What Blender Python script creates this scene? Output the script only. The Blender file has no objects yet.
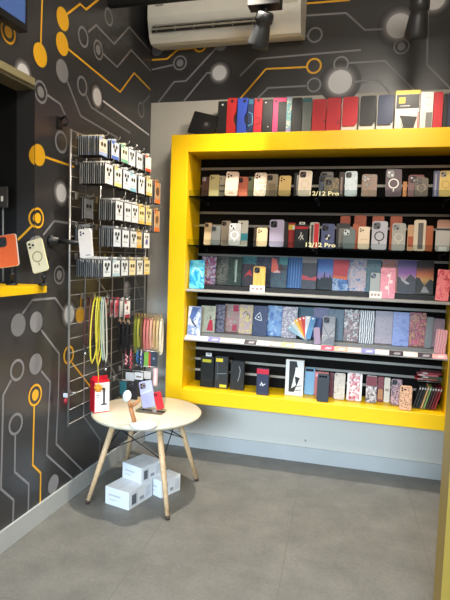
import bpy, bmesh, math, random
from mathutils import Vector, Matrix, Euler
random.seed(7)
C = bpy.context.scene.collection
# ------------------------------------------------------------------ camera (solved from the room's straight edges)
CX, CY, CZ = 1.59482, -3.64273, 1.40
YAW, PITCH, ROLL, FPX = -0.26881, 0.0826, 0.032886, 539.83
_f = Vector((math.sin(YAW)*math.cos(PITCH), math.cos(YAW)*math.cos(PITCH), -math.sin(PITCH)))
_r0 = Vector((math.cos(YAW), -math.sin(YAW), 0)); _u0 = _r0.cross(_f)
_r = _r0*math.cos(ROLL) + _u0*math.sin(ROLL); _u = _u0*math.cos(ROLL) - _r0*math.sin(ROLL)
def at(px, py, ax, val):
    """the point of the plane (axis ax = val) that the photograph shows at a pixel"""
    d = _f + _r*((px-225)/FPX) - _u*((py-300)/FPX)
    o = Vector((CX, CY, CZ)); t = (val - o[ax]) / d[ax]
    return o + d*t
cam = bpy.data.cameras.new('camera'); co = bpy.data.objects.new('camera', cam); C.objects.link(co)
m = Matrix((( _r.x, _u.x, -_f.x, CX), (_r.y, _u.y, -_f.y, CY), (_r.z, _u.z, -_f.z, CZ), (0, 0, 0, 1)))
co.matrix_world = m
cam.sensor_fit = 'HORIZONTAL'; cam.sensor_width = 36; cam.lens = 36*FPX/450; cam.clip_start = .02
bpy.context.scene.camera = co
# ------------------------------------------------------------------ materials
def lin(c):
    c = c/255
    return c/12.92 if c <= .04045 else ((c+.055)/1.055)**2.4
def rgb(c): return (lin(c[0]), lin(c[1]), lin(c[2]), 1)
_mc = {}
def M(c, rough=.5, metal=0., bump=0., spec=.5, vary=0., vs=8., coat=0.):
    k = (tuple(c), rough, metal, bump, spec, vary, vs, coat)
    if k in _mc: return _mc[k]
    mt = bpy.data.materials.new('mat'); mt.use_nodes = True; nt = mt.node_tree
    b = nt.nodes['Principled BSDF']; b.inputs['Base Color'].default_value = rgb(c)
    b.inputs['Roughness'].default_value = rough; b.inputs['Metallic'].default_value = metal
    b.inputs['Specular IOR Level'].default_value = spec; b.inputs['Coat Weight'].default_value = coat
    tc = nt.nodes.new('ShaderNodeTexCoord'); nz = nt.nodes.new('ShaderNodeTexNoise')
    nz.inputs['Scale'].default_value = vs; nz.inputs['Detail'].default_value = 5
    nt.links.new(tc.outputs['Object'], nz.inputs['Vector'])
    v = vary or .04
    mx = nt.nodes.new('ShaderNodeMix'); mx.data_type = 'RGBA'
    a = rgb([max(0, x*(1-v)) for x in c]); bb = rgb([min(255, x*(1+v)) for x in c])
    mx.inputs[6].default_value = a; mx.inputs[7].default_value = bb
    nt.links.new(nz.outputs['Fac'], mx.inputs[0]); nt.links.new(mx.outputs[2], b.inputs['Base Color'])
    if bump:
        bp = nt.nodes.new('ShaderNodeBump'); bp.inputs['Strength'].default_value = bump; bp.inputs['Distance'].default_value = .002
        nt.links.new(nz.outputs['Fac'], bp.inputs['Height']); nt.links.new(bp.outputs['Normal'], b.inputs['Normal'])
    _mc[k] = mt; return mt
def clear(tint=(235, 240, 240), gloss=.12, rough=.05):
    k = ('clear', tint, gloss, rough)
    if k in _mc: return _mc[k]
    mt = bpy.data.materials.new('clear'); mt.use_nodes = True; nt = mt.node_tree; nt.nodes.clear()
    o = nt.nodes.new('ShaderNodeOutputMaterial'); mx = nt.nodes.new('ShaderNodeMixShader')
    t = nt.nodes.new('ShaderNodeBsdfTransparent'); g = nt.nodes.new('ShaderNodeBsdfGlossy')
    lw = nt.nodes.new('ShaderNodeLayerWeight'); lw.inputs['Blend'].default_value = gloss
    t.inputs['Color'].default_value = rgb(tint); g.inputs['Roughness'].default_value = rough
    nt.links.new(lw.outputs['Fresnel'], mx.inputs[0]); nt.links.new(t.outputs[0], mx.inputs[1]); nt.links.new(g.outputs[0], mx.inputs[2])
    nt.links.new(mx.outputs[0], o.inputs[0]); _mc[k] = mt; return mt
def art(cols, scale=14., kind='noise', rough=.35, seed=0, stops=None, interp='LINEAR', dist=1.2):
    """printed picture: a procedural texture through a colour ramp"""
    k = ('art', tuple(map(tuple, cols)), scale, kind, seed, interp)
    if k in _mc: return _mc[k]
    mt = bpy.data.materials.new('print'); mt.use_nodes = True; nt = mt.node_tree
    b = nt.nodes['Principled BSDF']; b.inputs['Roughness'].default_value = rough
    tc = nt.nodes.new('ShaderNodeTexCoord'); mp = nt.nodes.new('ShaderNodeMapping'); mp.inputs['Location'].default_value = (seed*1.7, seed*.9, seed*2.3)
    nt.links.new(tc.outputs['Object'], mp.inputs['Vector'])
    if kind == 'noise':
        tx = nt.nodes.new('ShaderNodeTexNoise'); tx.inputs['Scale'].default_value = scale; tx.inputs['Detail'].default_value = 4; tx.inputs['Distortion'].default_value = dist; out = tx.outputs['Fac']
    elif kind == 'cells':
        tx = nt.nodes.new('ShaderNodeTexVoronoi'); tx.inputs['Scale'].default_value = scale
        sp = nt.nodes.new('ShaderNodeSeparateColor'); nt.links.new(tx.outputs['Color'], sp.inputs[0]); out = sp.outputs[0]
    elif kind == 'spots':
        tx = nt.nodes.new('ShaderNodeTexVoronoi'); tx.inputs['Scale'].default_value = scale; out = tx.outputs['Distance']
    elif kind == 'wave':
        tx = nt.nodes.new('ShaderNodeTexWave'); tx.inputs['Scale'].default_value = scale; tx.inputs['Distortion'].default_value = 4; out = tx.outputs['Fac']
    elif kind == 'vert':
        tx = nt.nodes.new('ShaderNodeTexWave'); tx.bands_direction = 'X'; tx.inputs['Scale'].default_value = scale; tx.inputs['Distortion'].default_value = 1.5; out = tx.outputs['Fac']
    else:   # 'sky': bands that climb the cover (a printed sunset), with some noise
        tx = nt.nodes.new('ShaderNodeTexNoise'); tx.inputs['Scale'].default_value = 25
        sp = nt.nodes.new('ShaderNodeSeparateXYZ'); nt.links.new(tc.outputs['Object'], sp.inputs[0])
        m1 = nt.nodes.new('ShaderNodeMath'); m1.operation = 'DIVIDE'; m1.inputs[1].default_value = scale; nt.links.new(sp.outputs['Z'], m1.inputs[0])
        m2 = nt.nodes.new('ShaderNodeMath'); m2.operation = 'MULTIPLY_ADD'; m2.inputs[1].default_value = .25; nt.links.new(tx.outputs['Fac'], m2.inputs[0])
        m3 = nt.nodes.new('ShaderNodeMath'); m3.operation = 'SUBTRACT'; m3.inputs[1].default_value = .125; nt.links.new(m1.outputs[0], m2.inputs[2]); nt.links.new(m2.outputs[0], m3.inputs[0]); out = m3.outputs[0]
    if kind in ('noise', 'cells', 'spots', 'wave', 'vert'): nt.links.new(mp.outputs['Vector'], tx.inputs['Vector'])
    cr = nt.nodes.new('ShaderNodeValToRGB'); el = cr.color_ramp.elements; cr.color_ramp.interpolation = interp
    n = len(cols)
    lo, hi = {'noise': (.3, .7), 'spots': (.05, .65)}.get(kind, (.0, 1.))
    ps = stops or [lo + (hi-lo)*i/max(1, n-1) for i in range(n)]
    if interp == 'CONSTANT' and not stops: ps = [lo + (hi-lo)*i/n for i in range(n)]; ps[0] = 0
    while len(el) < n: el.new(.5)
    for e, p, c in zip(el, ps, cols): e.position = p
    for e, c in zip(el, cols): e.color = rgb(c)
    nt.links.new(out, cr.inputs[0]); nt.links.new(cr.outputs[0], b.inputs['Base Color'])
    _mc[k] = mt; return mt
# ------------------------------------------------------------------ mesh helper
class G:
    def __init__(s): s.bm = bmesh.new(); s.mats = []
    def mi(s, mt):
        if mt not in s.mats: s.mats.append(mt)
        return s.mats.index(mt)
    def face(s, vs, mt, smooth=False):
        try: f = s.bm.faces.new(vs)
        except ValueError: return None
        f.material_index = s.mi(mt); f.smooth = smooth; return f
    def v(s, p): return s.bm.verts.new(p)
    def box(s, x0, x1, y0, y1, z0, z1, mt, bev=0., mx=None):
        x0, x1 = min(x0, x1), max(x0, x1); y0, y1 = min(y0, y1), max(y0, y1); z0, z1 = min(z0, z1), max(z0, z1)
        r = bmesh.ops.create_cube(s.bm, size=1)
        for v in r['verts']:
            v.co = Vector(((x0+x1)/2+v.co.x*(x1-x0), (y0+y1)/2+v.co.y*(y1-y0), (z0+z1)/2+v.co.z*(z1-z0)))
        fs = {f for v in r['verts'] for f in v.link_faces}
        vs = list(r['verts'])
        if bev:
            es = {e for f in fs for e in f.edges}
            b = bmesh.ops.bevel(s.bm, geom=list(es), offset=bev, segments=2, affect='EDGES', profile=.6)
            fs = {f for f in fs if f.is_valid} | set(b['faces']); vs = list({v for f in fs for v in f.verts})
        for f in fs: f.material_index = s.mi(mt)
        if mx is not None:
            for v in vs: v.co = mx @ v.co
    def prism(s, out, y0, y1, mt, edge=None, bev=0.):
        """outline [(x, z)] anticlockwise seen from -y; front at y0 (< y1), with an optional bevelled front rim"""
        n = len(out); cx = sum(p[0] for p in out)/n; cz = sum(p[1] for p in out)/n
        def ring(y, inset):
            vs = []
            for (x, z) in out:
                dx, dz = x-cx, z-cz; L = math.hypot(dx, dz) or 1
                vs.append(s.v((x-dx/L*inset, y, z-dz/L*inset)))
            return vs
        rs = [ring(y0, bev), ring(y0+bev, 0), ring(y1-bev, 0), ring(y1, bev)] if bev else [ring(y0, 0), ring(y1, 0)]
        s.face(rs[0], mt); s.face(rs[-1][::-1], mt)
        for a, b in zip(rs, rs[1:]):
            for i in range(n):
                j = (i+1) % n
                s.face([a[j], a[i], b[i], b[j]], edge or mt)
    def poly(s, pts, mt): s.face([s.v(p) for p in pts], mt)
    def tube(s, pts, r, mt, n=6, closed=False, cap=True):
        pts = [Vector(p) for p in pts]; N = len(pts); rings = []; up = None
        for i, p in enumerate(pts):
            a = pts[i-1] if (i or closed) else p; b = pts[(i+1) % N] if (i < N-1 or closed) else p
            t = (b-a).normalized()
            if up is None: up = Vector((0, 0, 1)) if abs(t.z) < .9 else Vector((1, 0, 0))
            side = t.cross(up)
            if side.length < 1e-6: side = t.orthogonal()
            side.normalize(); up = side.cross(t).normalized()
            rr = r[i] if isinstance(r, (list, tuple)) else r
            rings.append([s.v(p + (side*math.cos(2*math.pi*k/n) + up*math.sin(2*math.pi*k/n))*rr) for k in range(n)])
        rng = range(N) if closed else range(N-1)
        for i in rng:
            a, b = rings[i], rings[(i+1) % N]
            for k in range(n):
                s.face([a[k], a[(k+1) % n], b[(k+1) % n], b[k]], mt, True)
        if cap and not closed: s.face(rings[0][::-1], mt); s.face(rings[-1], mt)
    def ribbon(s, pts, w, t, mt, wdir=(0, 1, 0)):
        """a flat band of width w along wdir following pts"""
        wd = Vector(wdir).normalized(); pts = [Vector(p) for p in pts]; N = len(pts); rings = []
        for i, p in enumerate(pts):
            tg = (pts[min(i+1, N-1)]-pts[max(i-1, 0)]).normalized(); nn = tg.cross(wd).normalized()
            rings.append([s.v(p+wd*(w/2)+nn*(t/2)), s.v(p-wd*(w/2)+nn*(t/2)), s.v(p-wd*(w/2)-nn*(t/2)), s.v(p+wd*(w/2)-nn*(t/2))])
        for a, b in zip(rings, rings[1:]):
            for k in range(4): s.face([a[k], a[(k+1) % 4], b[(k+1) % 4], b[k]], mt)
        s.face(rings[0][::-1], mt); s.face(rings[-1], mt)
    def lathe(s, prof, mt, n=32, mx=None, smooth=True, mats=None):
        rings = []
        for (r, z) in prof:
            ring = []
            for k in range(n if r > 1e-6 else 1):
                a = 2*math.pi*k/n; p = Vector((r*math.cos(a), r*math.sin(a), z))
                ring.append(s.v(mx @ p if mx is not None else p))
            rings.append(ring)
        for q, (a, b) in enumerate(zip(rings, rings[1:])):
            mm = mats[q] if mats else mt
            for k in range(n):
                j = (k+1) % n
                if len(a) == 1 and len(b) == 1: continue
                if len(a) == 1: s.face([a[0], b[j], b[k]][::-1], mm, smooth)
                elif len(b) == 1: s.face([a[k], a[j], b[0]], mm, smooth)
                else: s.face([a[k], a[j], b[j], b[k]], mm, smooth)
    def build(s, name, parent=None, kind=None, fix=True):
        if fix: bmesh.ops.recalc_face_normals(s.bm, faces=s.bm.faces[:])
        me = bpy.data.meshes.new(name); s.bm.to_mesh(me); s.bm.free()
        for mt in s.mats: me.materials.append(mt)
        o = bpy.data.objects.new(name, me); C.objects.link(o)
        if parent: o.parent = parent
        if kind: o['kind'] = kind
        return o
def tag(o, label, cat, group=None):
    o['label'] = label; o['category'] = cat
    if group: o['group'] = group
    return o
def thing(name, label, cat, loc=(0, 0, 0), rot=(0, 0, 0), group=None):
    o = bpy.data.objects.new(name, None); C.objects.link(o); o.empty_display_size = .05
    o.location = loc; o.rotation_euler = rot
    return tag(o, label, cat, group)
def rrect(w, h, r, seg=4, x=0., z=0.):
    """rounded rectangle, bottom at z, anticlockwise seen from -y (x to the right, z up)"""
    pts = []
    for cx, cz, a0 in ((w/2-r, r, -90), (w/2-r, h-r, 0), (-w/2+r, h-r, 90), (-w/2+r, r, 180)):
        for k in range(seg+1):
            a = math.radians(a0 + 90*k/seg); pts.append((x+cx+r*math.cos(a), z+cz+r*math.sin(a)))
    return pts
def disc2(x, z, r, n=14): return [(x+r*math.cos(2*math.pi*k/n), z+r*math.sin(2*math.pi*k/n)) for k in range(n)]
def text_mesh(s, txt, size, mt, fn):
    """lettering as flat faces: fn maps the letter plane (u, v) to space; the mesh is added to G s"""
    cu = bpy.data.curves.new('t', 'FONT'); cu.body = txt; cu.size = size; cu.resolution_u = 2; cu.offset = .022
    ob = bpy.data.objects.new('t', cu); C.objects.link(ob)
    dg = bpy.context.evaluated_depsgraph_get(); me = bpy.data.meshes.new_from_object(ob.evaluated_get(dg))
    xs = [v.co.x for v in me.vertices]; w = max(xs)-min(xs); x0 = min(xs)
    vs = [s.v(fn((v.co.x-x0)/w, v.co.y)) for v in me.vertices]
    for p in me.polygons: s.face([vs[i] for i in p.vertices], mt)
    bpy.data.objects.remove(ob); bpy.data.curves.remove(cu); bpy.data.meshes.remove(me)

BLACK = M((17, 17, 18), .45); CHAR = M((38, 38, 40), .5); WHITE = M((232, 230, 226), .5); CREAM = M((226, 214, 188), .5)
SILVER = M((190, 190, 188), .35, .85); CHROME = M((200, 200, 202), .22, 1.); GREY = M((128, 130, 132), .5)
GLASS = clear(); SMOKE = clear((120, 126, 124), .25, .08)
YEL = M((244, 195, 8), .38, vary=.02, spec=.4)
WP = M((52, 51, 53), .30, vary=.03, vs=3, spec=.8); WPY = M((240, 180, 36), .45); WPG = M((134, 134, 138), .45); WPW = M((222, 222, 224), .5)

# ================================================================== SETTING
# floor: large grey tiles with thin joints, slightly rotated
def floor_mat():
    mt = bpy.data.materials.new('floor_tiles'); mt.use_nodes = True; nt = mt.node_tree; b = nt.nodes['Principled BSDF']
    L = nt.links.new; N = nt.nodes.new
    tc = N('ShaderNodeTexCoord'); mp = N('ShaderNodeMapping'); mp.inputs['Rotation'].default_value = (0, 0, math.radians(-3.4))
    mp.inputs['Location'].default_value = (-1.185, 1.89, 0); L(tc.outputs['Object'], mp.inputs['Vector'])
    sp = N('ShaderNodeSeparateXYZ'); L(mp.outputs['Vector'], sp.inputs[0])
    def joint(sock, pitch, off):
        a = N('ShaderNodeMath'); a.operation = 'ADD'; a.inputs[1].default_value = off; L(sock, a.inputs[0])
        p = N('ShaderNodeMath'); p.operation = 'PINGPONG'; p.inputs[1].default_value = pitch/2; L(a.outputs[0], p.inputs[0])
        c = N('ShaderNodeMath'); c.operation = 'LESS_THAN'; c.inputs[1].default_value = .0018; L(p.outputs[0], c.inputs[0]); return c
    jx = joint(sp.outputs['X'], .66, 0); jy = joint(sp.outputs['Y'], 2.6, 0)
    mxm = N('ShaderNodeMath'); mxm.operation = 'MAXIMUM'; L(jx.outputs[0], mxm.inputs[0]); L(jy.outputs[0], mxm.inputs[1])
    n1 = N('ShaderNodeTexNoise'); n1.inputs['Scale'].default_value = 5; n1.inputs['Detail'].default_value = 8; n1.inputs['Roughness'].default_value = .7
    L(tc.outputs['Object'], n1.inputs['Vector'])
    n2 = N('ShaderNodeTexNoise'); n2.inputs['Scale'].default_value = 70; n2.inputs['Detail'].default_value = 4; L(tc.outputs['Object'], n2.inputs['Vector'])
    ad = N('ShaderNodeMath'); ad.operation = 'MULTIPLY_ADD'; ad.inputs[1].default_value = .45; L(n2.outputs['Fac'], ad.inputs[0]); L(n1.outputs['Fac'], ad.inputs[2])
    cr = N('ShaderNodeValToRGB'); e = cr.color_ramp.elements; e[0].position = .45; e[1].position = 1.0
    e[0].color = rgb((92, 91, 87)); e[1].color = rgb((124, 122, 116)); L(ad.outputs[0], cr.inputs[0])
    mx = N('ShaderNodeMix'); mx.data_type = 'RGBA'; L(mxm.outputs[0], mx.inputs[0]); L(cr.outputs[0], mx.inputs[6]); mx.inputs[7].default_value = rgb((98, 95, 90))
    L(mx.outputs[2], b.inputs['Base Color']); b.inputs['Roughness'].default_value = .5
    bp = N('ShaderNodeBump'); bp.inputs['Strength'].default_value = .12; bp.inputs['Distance'].default_value = .003; L(ad.outputs[0], bp.inputs['Height']); L(bp.outputs['Normal'], b.inputs['Normal'])
    return mt
RX = 2.2   # right wall
FRONT = -5.2
g = G(); g.box(-1.1, RX+.1, FRONT, .1, -.06, 0, floor_mat()); g.build('floor', kind='structure')
g = G(); g.box(-1.1, RX+.1, FRONT, .1, 3.1, 3.16, M((205, 202, 195), .8)); g.build('ceiling', kind='structure')

# --- printed circuit pattern: flat strokes lying on the wallpaper
def put(g, P2, pts, mt, lift):
    g.poly([P2(u, v, lift) for u, v in pts], mt)
def stroke(g, P2, pts, w, mt, lift=.0012):
    n = len(pts); L = []; R_ = []
    for i in range(n):
        p = Vector(pts[i]); d1 = (Vector(pts[i])-Vector(pts[i-1])).normalized() if i else None
        d2 = (Vector(pts[i+1])-p).normalized() if i < n-1 else None
        d1 = d1 or d2; d2 = d2 or d1
        t = (d1+d2).normalized(); nn = Vector((-t.y, t.x)); k = (w/2)/max(.35, nn.dot(Vector((-d1.y, d1.x))))
        L.append(p+nn*k); R_.append(p-nn*k)
    for i in range(n-1):
        put(g, P2, [R_[i], R_[i+1], L[i+1], L[i]], mt, lift)
def disc(g, P2, c, r, mt, lift=.0018, n=28):
    put(g, P2, [(c[0]+r*math.cos(2*math.pi*k/n), c[1]+r*math.sin(2*math.pi*k/n)) for k in range(n)], mt, lift)
def annulus(g, P2, c, r0, r1, mt, lift=.0016, n=28):
    for k in range(n):
        a, b = 2*math.pi*k/n, 2*math.pi*(k+1)/n
        put(g, P2, [(c[0]+r0*math.cos(a), c[1]+r0*math.sin(a)), (c[0]+r1*math.cos(a), c[1]+r1*math.sin(a)),
                    (c[0]+r1*math.cos(b), c[1]+r1*math.sin(b)), (c[0]+r0*math.cos(b), c[1]+r0*math.sin(b))], mt, lift)
def soft_disc(g, P2, c, r):
    disc(g, P2, c, r, WPW, .002)
    n = 7
    for k in range(n):      # the print's soft halo, stepped
        t = (k+.5)/n; a = (1-t)**1.8*.75
        col = [int(52+(205-52)*a), int(50+(202-50)*a), int(52+(204-52)*a)]
        annulus(g, P2, c, r*(1+k*.11), r*(1+(k+1)*.11), M(col, .45), .0012-.0001*k)
def mural(g, P2, U, items):
    """items: (kind, colour, centre px, vertical radius px) or ('l', colour, px points); U turns a pixel into (u, v) on the wall"""
    for it in items:
        col = {'y': WPY, 'g': WPG, 'w': WPW}[it[1]]
        if it[0] == 'l': stroke(g, P2, [U(*q) for q in it[2]], .0115, col)
        else:
            c = U(*it[2]); r = abs(U(it[2][0], it[2][1]-it[3])[1]-c[1])
            if it[0] == 'd': disc(g, P2, c, r, col)
            elif it[0] == 'r': annulus(g, P2, c, r*.76, r, col)
            elif it[0] == 'b': annulus(g, P2, c, r*.8, r, col); disc(g, P2, c, r*.5, col)
            elif it[0] == 's': soft_disc(g, P2, c, r)
OY = -1.36                                            # edge of the serving hatch in the left wall
g = G()
g.box(-.10, 0, OY, .1, 0, 3.1, WP)                    # wall from the corner to the hatch
g.box(-.10, 0, FRONT, OY, 0, 1.192, WP)               # under the hatch
g.box(-.10, 0, FRONT, OY, 2.19, 3.1, WP)              # over the hatch
LW = [('s', 'w', (23, 74), 10), ('d', 'y', (40, 55), 12), ('l', 'y', [(40.5, 44), (42, 0), (42.5, -8)]),
      ('d', 'y', (62.5, 19), 11.5), ('l', 'y', [(67, 14), (80, 4), (86, 9.5), (100, -2)]),
      ('d', 'y', (62, 44), 11.5), ('l', 'y', [(68, 49), (120, 92), (134, 73), (150.5, 90)]),
      ('l', 'y', [(45, 157), (74, 167)]), ('r', 'y', (68.5, 355), 9.5), ('l', 'y', [(72, 363), (96, 394)]),
      ('b', 'y', (35, 395), 11), ('l', 'y', [(34, 406), (32.5, 465), (40.5, 473), (40, 503)]), ('b', 'y', (8, 32), 12),
      ('d', 'y', (80, 315), 8.5), ('l', 'y', [(80.5, 307), (81, 294)]),
      ('r', 'g', (83, 37), 10.5), ('l', 'g', [(88, 32), (96, 25), (114, 44), (129, 27), (150.5, 52)]),
      ('b', 'g', (98, 50), 10), ('l', 'g', [(103, 54), (117, 67), (131, 50), (150.5, 71)]), ('r', 'g', (108.5, 17), 9),
      ('d', 'g', (62, 71), 11.5), ('l', 'g', [(67, 81), (80.5, 116), (118, 138)]),
      ('r', 'g', (82, 86), 10), ('l', 'g', [(86, 95), (91, 107), (130, 133)]),
      ('s', 'w', (97, 97), 8.5), ('l', 'w', [(103, 101), (149, 135)]),
      ('b', 'g', (40.5, 92), 11.5), ('l', 'g', [(47, 95), (60, 104), (68, 122)]),
      ('r', 'g', (141, 110), 8), ('l', 'g', [(143, 103), (150, 95)]), ('r', 'g', (61, 142), 11.5),
      ('s', 'w', (61, 193), 9), ('l', 'g', [(66, 196), (74, 199)]),
      ('l', 'g', [(43, 235), (54, 221), (74, 224)]), ('b', 'g', (59, 275), 9.5),
      ('d', 'g', (18, 325), 11.5), ('l', 'g', [(22, 314), (32, 300), (55, 298), (66, 314)]), ('s', 'w', (69, 314), 9),
      ('d', 'g', (36, 322), 10.5), ('l', 'g', [(41, 330), (59, 354), (58, 400), (56, 444), (82, 470)]),
      ('d', 'g', (35.5, 364), 10.5), ('l', 'g', [(41, 371), (50, 382), (49, 400), (46.5, 455), (72, 478)]),
      ('r', 'g', (17, 370), 11), ('l', 'g', [(11, 380), (3, 395), (0.7, 489), (13.4, 500), (12.7, 522)]),
      ('r', 'g', (15.5, 424), 11), ('l', 'g', [(15, 435), (14.5, 472), (28.5, 484), (28, 512)]),
      ('d', 'g', (53, 484), 9), ('l', 'g', [(84, 417), (100, 440), (99, 458)]),
      ('l', 'g', [(95, 277), (110, 297)]), ('d', 'g', (127, 289), 8), ('l', 'g', [(132, 270), (142, 300)]), ('l', 'g', [(106, 358), (121, 385)]),
      ('r', 'g', (37.5, 246), 10.5), ('d', 'y', (38.5, 155), 11), ('b', 'y', (37.5, 218), 10.5)]
mural(g, lambda u, v, l: (l, max(u, OY) if 1.19 < v < 2.19 else u, v), lambda px, py: tuple(at(px, py, 0, 0))[1:], LW)
JM = [('b', 'y', (37.5, 218), 10.5), ('l', 'y', [(32, 226), (18, 240)]), ('d', 'y', (38.5, 155), 11), ('r', 'g', (37.5, 246), 10.5)]
mural(g, lambda u, v, l: (min(u, 0), OY-l, v), lambda px, py: (at(px, py, 1, OY).x, at(px, py, 1, OY).z), JM)
g.build('wall_left', kind='structure', fix=False)
g = G(); g.box(-.9, -.85, FRONT, OY+.05, 0, 3.1, BLACK); g.box(-.85, -.1, OY, OY+.05, 0, 3.1, BLACK); g.box(-.85, -.1, FRONT, OY, 2.6, 2.65, BLACK)
g.build('wall_hatch', kind='structure', fix=False)
g = G(); g.box(.0, .014, -1.40+.02, -5.0, 2.163, 2.195, M((150, 140, 105), .5)); g.box(-.102, 0, OY, -5.0, 2.15, 2.19, M((90, 84, 66), .5)); g.build('trim_hatch', kind='structure')

# back wall: dark printed paper above, a white painted panel below
g = G()
g.box(-.1, RX+.1, 0, .1, 2.46, 3.1, WP); g.box(-.1, RX+.1, 0, .1, 0, 2.46, M((198, 193, 183), .6, vary=.02, bump=.15, vs=40))
BW = [('l', 'y', [(152, 60), (167, 59), (178, 49.6), (195, 48)]), ('r', 'y', (200, 45), 7.5), ('b', 'g', (180, 63), 7.5), ('l', 'g', [(173, 65), (151, 70)]),
      ('l', 'g', [(158, 103), (174, 82), (186, 81), (220, 44)]), ('d', 'g', (221, 44), 7), ('s', 'w', (219.5, 73), 7.5), ('l', 'g', [(212, 73), (207, 73), (184, 101)]),
      ('l', 'g', [(240, 76), (257, 59), (361, 50)]), ('l', 'y', [(240, 99), (266, 69), (307, 67)]), ('r', 'y', (314, 66), 8),
      ('l', 'g', [(257, 99), (268, 88), (306, 86)]), ('r', 'g', (314, 85), 7.5), ('r', 'g', (341, 64), 8), ('l', 'g', [(349, 63), (385, 61), (416, 92)]),
      ('s', 'w', (340, 82), 12), ('l', 'g', [(352, 82), (378, 80), (390, 93)]), ('r', 'g', (315, 35), 8), ('l', 'g', [(307, 36), (298, 37)]),
      ('l', 'g', [(300, 16), (346, 13), (365, 30), (388, 29)]), ('s', 'w', (399, 26), 12.5), ('l', 'y', [(300, 4), (350, 0)]), ('b', 'g', (401.5, 46.5), 8),
      ('s', 'w', (434, -1), 11), ('l', 'g', [(428, 8), (427, 65), (452, 90)]), ('d', 'g', (157, 49), 7)]
mural(g, lambda u, v, l: (u, -l, v), lambda px, py: (at(px, py, 1, 0).x, at(px, py, 1, 0).z), BW)
g.build('wall_back', kind='structure', fix=False)
g = G(); g.box(RX, RX+.1, FRONT, .1, 0, 3.1, M((196, 194, 188), .6)); g.build('wall_right', kind='structure')
BB = M((172, 175, 174), .5)
g = G(); g.box(0, .012, FRONT, 0, 0, .104, BB, .002); g.build('baseboard_left', kind='structure')
g = G(); g.box(.012, RX, -.012, 0, 0, .104, BB, .002); g.build('baseboard_back', kind='structure')
g = G(); g.box(1.872, RX, -1.74, -1.55, 0, 3.1, M((158, 132, 52), .45)); g.build('trim_pillar', kind='structure')
# ================================================================== BIG FURNITURE
# --- yellow display frame on the back wall
FX0, FX1, FZ0, FZ1, FY = .278, 2.15, .411, 2.165, -.30
IX0, IX1, IZ0, IZ1 = .395, 2.035, .505, 2.055
F = thing('shelving_unit', 'big yellow box frame around a black slatwall on the back wall', 'display unit', (FX0, -.15, FZ0))
def loc(o): return Matrix.Translation(-Vector(o))
def fbox(name, x0, x1, z0, z1, mt, y0=FY, y1=-.0, bev=.003):
    g = G(); g.box(x0, x1, y0, y1, z0, z1, mt, bev, mx=loc((FX0, -.15, FZ0))); return g.build(name, F)
fbox('side_panel', FX0, IX0, FZ0, FZ1, YEL); fbox('side_panel', IX1, FX1, FZ0, FZ1, YEL)
fbox('top_panel', IX0, IX1, IZ1, FZ1, YEL); fbox('bottom_panel', IX0, IX1, FZ0, IZ0, YEL)
BD = -.028
fbox('back_panel', IX0, IX1, IZ0, IZ1, M((20, 17, 15), .8, spec=.15), BD, -.001, 0)
g = G()
for z in (1.99, 1.872, 1.69, 1.603, 1.40, 1.095, 1.02, .737, .662, .583):
    g.box(IX0, IX1, BD-.003, BD, z-.008, z+.008, M((172, 166, 156), .4, .2), mx=loc((FX0, -.15, FZ0)))
g.build('metal_rail', F)
# --- shelves
RISE = {1.170: .028, .857: .020}
def shelf(z, y0, label, clear_lip, nb=3):
    o = Vector((IX0-FX0, BD+.15, z-FZ0))
    g = G(); g.box(.002, IX1-IX0-.002, y0-BD, -.004, -.008, 0, SMOKE if clear_lip else M((150, 150, 148), .3), .001); r = g.build('shelf', F); r.location = o
    r['label'] = label
    g = G()
    if clear_lip: g.box(.002, IX1-IX0-.002, y0-BD-.004, y0-BD, -.012, .036, GLASS)
    else:
        x1 = IX1-IX0-.002; d = y0-BD
        e, q = (.030, .022) if z < 1 else (.012, .010); a = [(d, 0), (d-e, -q), (d-e, -q-.006), (d, -.008)]
        v0 = [g.v((.002, y, zz)) for y, zz in a]; v1 = [g.v((x1, y, zz)) for y, zz in a]
        mt = M((140, 140, 137), .3)
        for i in range(4): g.face([v0[i], v0[(i+1) % 4], v1[(i+1) % 4], v1[i]], mt)
        g.face(v0, mt); g.face(v1, mt)
    g.build('front_lip', r)
    if not clear_lip:
        g = G(); g.box(.004, IX1-IX0-.004, -.208-BD+.0, -.006, .0003, RISE[z], M((30, 29, 28), .5) if z > 1 else M((120, 120, 118), .4), .001); g.build('riser', r)
    for k in range(nb):
        x = (.06, .82, 1.585)[k]; g = G()
        g.box(x-.008, x+.008, y0-BD+.02, -.0, -.018, -.008, BLACK, .002); g.box(x-.008, x+.008, -.010, -.0, -.04, -.008, BLACK, .002); g.build('bracket', r)
    return r
SZ = {1: 1.78, 2: 1.462, 3: 1.170, 4: .857, 5: IZ0, 0: FZ1}
SH1 = shelf(SZ[1], -.262, 'smoky clear top shelf holding the upper row of phone cases', True)
SH2 = shelf(SZ[2], -.262, 'smoky clear shelf carrying the second row of cases, lavender case on it', True)
SH3 = shelf(SZ[3], -.262, 'pale edged shelf under the landscape and marble picture covers', False)
SH4 = shelf(SZ[4], -.262, 'pale edged shelf with flat colour cards along its front', False)
LET = M((250, 240, 190), .5)
for sh, z, xa, xb in ((SH1, SZ[1], 309.5, 339), (SH2, SZ[2], 308, 338)):
    yy = -.268; zb = (at(324, 195.5 if sh is SH1 else 247, 1, yy).z)
    xa, xb = at(xa, 195, 1, yy).x, at(xb, 195, 1, yy).x
    g = G(); text_mesh(g, '12/12 Pro', 1, LET, lambda u, v: (xa+(xb-xa)*u-IX0, yy-BD, zb-z+v*.036)); g.build('lettering', sh)['label'] = 'cream lettering 12/12 Pro'

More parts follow.
